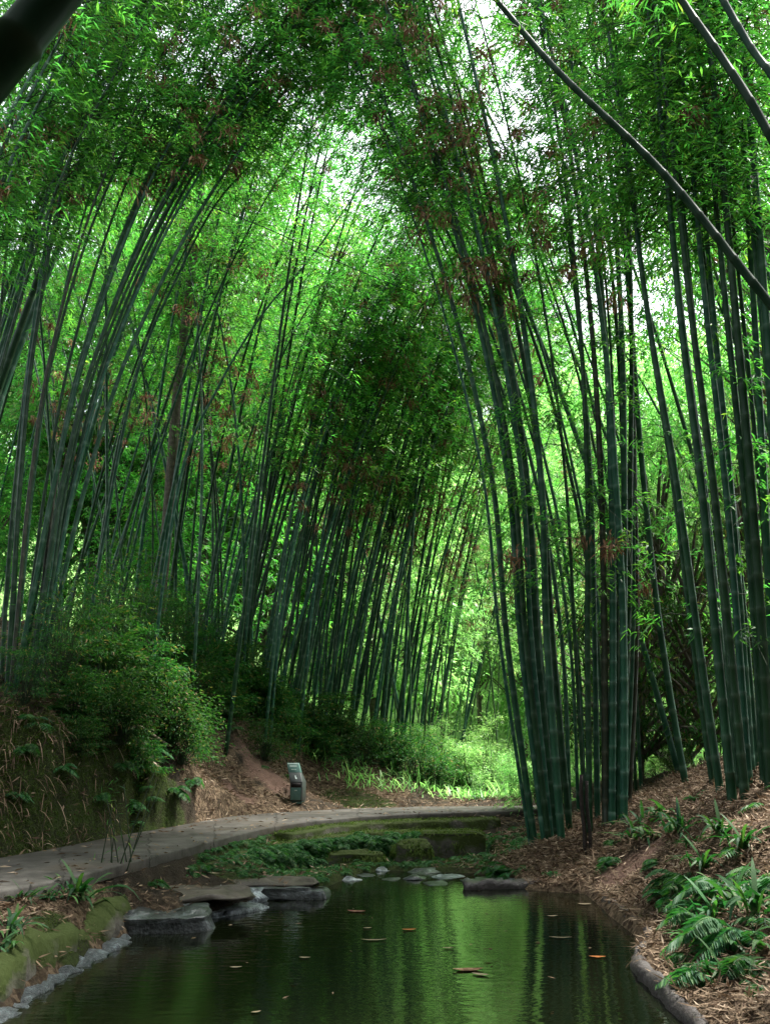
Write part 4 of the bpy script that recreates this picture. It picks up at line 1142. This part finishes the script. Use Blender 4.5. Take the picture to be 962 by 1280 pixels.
def litter():
    mb = MB()
    for n, xr, yr, Lf, Wf in ((90000, (1.0, 8), (4.5, 15.5), .11, .016), (42000, (-7, -1), (5, 12.4), .10, .016), (90000, (-10, 3), (10, 24), .13, .022)):
        p, z = scatter_ground(n, xr, yr, lambda x, y, z: np.clip(z[:, 0] * 1.3 - .3, .1, 1) * (1 - .75 * z[:, 1]))
        n = len(p)
        D = rng.normal(size=(n, 3)) * np.array([1, 1, .35])
        leaves(mb, p + np.array([0, 0, .012]) + rng.random((n, 1)) * np.array([[0, 0, .03]]), D, rng.uniform(.5, 1.3, n) * Lf, rng.uniform(.6, 1.3, n) * Wf, fold=rng.uniform(-.3, .4), droop=.0)
    # dry strands hanging on the left mound face and right bank
    for (xr, yr, n) in (((-7.5, -3.6), (9.8, 13.5), 4200), ((2.0, 6), (6.5, 12), 2600)):
        p, z = scatter_ground(n, xr, yr, lambda x, y, z: np.clip(z[:, 0] + .2, 0, 1))
        n = len(p)
        gx = (H(p[:, 0] + .1, p[:, 1]) - H(p[:, 0] - .1, p[:, 1])) / .2
        gy = (H(p[:, 0], p[:, 1] + .1) - H(p[:, 0], p[:, 1] - .1)) / .2
        D = norm(np.stack([-gx, -gy, np.full(n, .1)], 1)) + rng.normal(size=(n, 3)) * 1.0
        strips(mb, p + np.array([0, 0, .02]), D, rng.uniform(.06, .26, n), .011, .9, seg=3)
    return tag(link('leaf_litter', mb.mesh('leaf_litter', M['litter'])), kind='stuff')
litter()

def path_litter():
    mb = MB(); n = 4500
    x = rng.uniform(-8, 4, n); y = rng.uniform(7.5, 19, n)
    k = inside(np.stack([x, y], 1), PATHPOLY); x, y = x[k], y[k]
    p = np.stack([x, y, np.full(len(x), .566)], 1)
    d, _ = seg_dist(p[:, :2], PATHPOLY, closed=True); k = rng.random(len(x)) < np.clip(.9 - d * 1.0, .12, 1); p = p[k]
    leaves(mb, p, rng.normal(size=(len(p), 3)) * np.array([1, 1, .1]), rng.uniform(.05, .14, len(p)), .022, droop=0)
    tag(link('path_litter', mb.mesh('path_litter', M['litter'])), kind='stuff')
path_litter()

def moss():
    mb = MB()
    for row, z, w, n in (([(345, 1041), (420, 1031), (500, 1026), (620, 1023)], .47, .22, 2600), ([(230, 1082), (300, 1062), (370, 1050), (440, 1041), (520, 1039), (600, 1038)], .36, .24, 3600)):
        c = catmull(np.array([G(a, b, z) for a, b in row]), 400)
        k = rng.integers(0, 400, n)
        p = c[k] + np.stack([rng.normal(size=n) * .03, rng.uniform(-w - .03, w, n), -.01 + .03 * rng.random(n)], 1)
        lowr = p[:, 1] < c[k, 1] - w + .02
        p[lowr, 2] -= rng.random(lowr.sum()) * .15
        leaves(mb, p, rng.normal(size=(n, 3)) * .6 + np.array([0, -.4, .5]), rng.uniform(.03, .09, n), .012, droop=.6)
    c = G(565, 1062, .14)
    for cc, sx_, sy_, sz_ in ((G(515, 1068, .12), .3, .25, .2), (G(440, 1076, .08), .5, .2, .12), (G(565, 1062, .14), .5, .3, .26)):
        m = 900; th_ = rng.random(m) * TAU; ph = rng.random(m)
        q = cc + np.stack([np.cos(th_) * sx_ * (1 - ph ** 3 * .6), np.sin(th_) * sy_ * (1 - ph ** 3 * .6), sz_ * ph], 1)
        leaves(mb, q, rng.normal(size=(m, 3)) * .6 + np.array([0, -.5, .1]), rng.uniform(.04, .12, m), .014, droop=.6)
    n = 1500; p = c + np.stack([rng.uniform(-.5, .5, n), rng.uniform(-.3, .3, n), np.full(n, .25)], 1)
    leaves(mb, p, rng.normal(size=(n, 3)) * .6 + np.array([0, -.4, .5]), rng.uniform(.03, .08, n), .012, droop=.6)
    for n, xr, yr, L in ((90000, (-8, -2.5), (9.5, 14), .085), (26000, (-4, 3), (11.8, 16), .05), (16000, (-3, 3), (18.3, 21.5), .07), (14000, (-4.5, -2), (6, 9), .03)):
        p, z = scatter_ground(n, xr, yr, lambda x, y, z: np.clip(z[:, 1] * 2 - .7, 0, 1))
        m = len(p)
        leaves(mb, p - np.array([0, 0, .005]), rng.normal(size=(m, 3)) * .5 + np.array([0, -.2, .7]), rng.uniform(.5, 1.3, m) * L, .010, droop=.4)
    tag(link('moss', mb.mesh('moss', M['moss_tuft'])), kind='stuff')
moss()

def shore_drift():
    mb = MB(); n = 26000
    x = rng.uniform(-5, 4, n); y = rng.uniform(5.5, 14, n); X = np.stack([x, y], 1)
    ds, _ = seg_dist(X, POND, closed=True)
    k = inside(X, POND) & (ds > .1) & (rng.random(n) < .03 * np.exp(-ds / .25) + .0035)
    p = np.stack([x[k], y[k], np.full(k.sum(), .004)], 1)
    leaves(mb, p, rng.normal(size=(len(p), 3)) * np.array([1, 1, .03]), rng.uniform(.03, .09, len(p)), .013, droop=0, fold=.05)
    tag(link('pond_litter', mb.mesh('pond_litter', M['litter'])), kind='stuff')
shore_drift()

def cover():
    """low fern and herb cover on the dam slope, banks and clearing floor"""
    mb = MB()
    def drop(n, xr, yr, w, L, nf=6, kk=8):
        p, z = scatter_ground(n, xr, yr, w)
        for q in p: fern_mb(mb, q, L * random.uniform(.6, 1.2), nf, np_=kk)
    a, b = G(215, 1100, .3), G(520, 1062, .2)
    # dam slope between lower ledge and shore
    def damw(x, y, z):
        px = 481 + F * x / (y * cp + .0)  # rough column
        return ((y > 11.4 + np.clip((x + 1.5) * .6, 0, 1.6)) & (y < 14.5 + np.clip(x, -2, .3) * .5)) * .9
    drop(1300, (-3.6, .6), (11.2, 14.6), damw, .17)
    # ferns hanging over the face of the lower ledge
    LP = catmull(np.array([G(x, y, .34) for x, y in [(225, 1086), (300, 1068), (370, 1056), (440, 1047), (520, 1044), (560, 1043)]]), 130)
    for q in LP:
        for _ in range(4):
            z = random.uniform(.04, .36)
            fern_mb(mb, q + np.array([random.gauss(0, .06), random.uniform(-.16, -.02) - (.36 - z) * .35, z - .34]), random.uniform(.14, .34), 6, np_=9)
    drop(150, (.6, 2.4), (13.6, 16), lambda x, y, z: .8 + 0 * x, .3)
    drop(200, (-9, -3.6), (11.0, 17), lambda x, y, z: np.clip(H(x, y) - .9, 0, 1) * .7, .4)
    drop(260, (-7, 0), (17, 23), lambda x, y, z: np.clip(H(x, y) - .8, 0, 1) * (1 - .7 * z[:, 0]), .38)
    drop(120, (2.2, 6), (5.5, 10.5), lambda x, y, z: np.clip(.5 + .5 * vnoise(x, y, 1.7), 0, 1) * smooth((x - 2.3 - .1 * (y - 6)) / .6) * .8, .3)
    tag(link('ground_cover', mb.mesh('ground_cover', M['fern_leaf'])), kind='stuff')
    mb = MB()
    p, z = scatter_ground(9000, (-4, 16), (20.5, 44), lambda x, y, z: np.clip(.8 + .3 * vnoise(x, y, .9), 0, 1))
    m = len(p)
    for k in range(5):
        strips(mb, p + rng.normal(size=(m, 3)) * np.array([.12, .12, 0]), rng.normal(size=(m, 3)) * np.array([.6, .6, .1]) + np.array([0, 0, 1.0]), rng.uniform(.25, .7, m), .03, rng.uniform(.2, .7, m), seg=3)
    tag(link('undergrowth', mb.mesh('undergrowth', M['lime_leaf'])), kind='stuff')
cover()

# ------------------------------------------------------------------ floating leaves and sticks
def float_leaf(px, py, L, rz, matn, label, wd=.35):
    p = G(px, py, .006); L *= .7
    mb = MB(); n = 7; t = np.linspace(0, 1, n)
    w = np.sin(t * math.pi) ** .8 * L * wd * .5; w[0] = w[-1] = .001
    curl = .035 * L * (2 * t - 1) ** 2
    top = np.stack([np.stack([t * L - L / 2, s * w, curl + abs(s) * .002 + .001], 1) for s in (-1, 0, 1)], 1)
    v = np.concatenate([top.reshape(-1, 3), top.reshape(-1, 3) - np.array([0, 0, .002])])
    i = (np.arange(n - 1) * 3)[:, None]; j = np.arange(2)[None]
    q = np.stack([i + j, i + 3 + j, i + 4 + j, i + 1 + j], -1).reshape(-1, 4)
    q = np.vstack([q, q[:, ::-1] + n * 3]); mb.add(v, q)
    o = link('floating_leaf', mb.mesh('floating_leaf', M[matn], smooth=True), loc=p); o.rotation_euler = (0, 0, rz)
    tag(o, label, 'floating leaf')
for a in [(511, 1162, .2, .1, 'float_orange', 'orange leaf floating in the middle of the green reflections'), (746, 1196, .2, -.1, 'float_orange', 'orange leaf floating among the dark reflections near the kerb notch'),
          (295, 1209, .14, .1, 'float_tan', 'pale leaf floating on the dark water left of centre'), 
          (381, 1197, .14, 0, 'float_tan', 'pale leaf floating at the edge of the green reflection'), (467, 1175, .34, .04, 'float_tan', 'long pale blade floating in mid pond'),
          (445, 1139, .3, -.3, 'dead_leaf', 'brown curled leaf floating near the stream mouth'), (459, 1160, .12, .2, 'float_tan', 'tiny pale leaf behind the long floating blade'),
          (585, 1212, .36, .1, 'dead_leaf', 'brown leaf patch floating at the centre right of the pond'), (600, 1218, .2, -.4, 'float_tan', 'pale leaf touching the brown floating patch'), (320, 1265, .1, .5, 'float_tan', 'small pale leaf at the bottom of the pond view'),
          (700, 1172, .3, -.1, 'float_tan', 'long pale blade floating across the culm reflections'), 
          (560, 1185, .14, .0, 'float_tan', 'small pale leaf right of the long floating blade'), (690, 1145, .16, .2, 'float_tan', 'pale leaf floating close in front of the shore log'), (730, 1130, .22, .0, 'float_tan', 'pale flake cluster leaf by the start of the kerb'), ]:
    float_leaf(*a, wd=.14 if a[2] > .28 and a[4] == 'float_tan' else .38)

# ------------------------------------------------------------------ light, sky, camera
wd = bpy.data.worlds.new('World'); S.world = wd; wd.use_nodes = True
nt = wd.node_tree; bg = nt.nodes['Background']
sky = nt.nodes.new('ShaderNodeTexSky'); sky.sky_type = 'NISHITA'; sky.sun_disc = False
EL, AZ = math.radians(64), math.radians(58)   # sun ahead and to the right
sky.sun_elevation = EL; sky.sun_rotation = AZ
sky.air_density = 1.0; sky.dust_density = 3.0
hs = nt.nodes.new('ShaderNodeHueSaturation'); hs.inputs['Saturation'].default_value = .3
nt.links.new(sky.outputs[0], hs.inputs['Color']); nt.links.new(hs.outputs[0], bg.inputs[0])
bg.inputs[1].default_value = .14
sl = bpy.data.lights.new('sun', 'SUN'); sl.energy = 3.6; sl.angle = math.radians(6); sl.color = (1, .97, .9)
so = bpy.data.objects.new('sun', sl); COL.objects.link(so)
d = Vector((math.sin(AZ) * math.cos(EL), math.cos(AZ) * math.cos(EL), math.sin(EL)))
so.rotation_euler = d.to_track_quat('Z', 'Y').to_euler(); so.location = d * 50

cam = bpy.data.cameras.new('camera'); co = bpy.data.objects.new('camera', cam); COL.objects.link(co)
co.location = (0, 0, CAMZ); co.rotation_euler = (math.pi / 2 + PITCH, 0, 0)
cam.sensor_fit = 'VERTICAL'; cam.sensor_height = 24; cam.sensor_width = 18; cam.lens = F / 1280 * 24
cam.clip_end = 1000; cam.clip_start = .05
S.camera = co
S.view_settings.view_transform = 'Standard'; S.view_settings.look = 'None'
S.view_settings.exposure = 2.32; S.view_settings.gamma = 1
cy = S.cycles
cy.max_bounces = 9; cy.diffuse_bounces = 5; cy.glossy_bounces = 3; cy.transmission_bounces = 4
cy.use_denoising = True
cy.caustics_reflective = False; cy.caustics_refractive = False
print('leaf/poly total', sum(len(m.polygons) for m in bpy.data.meshes))
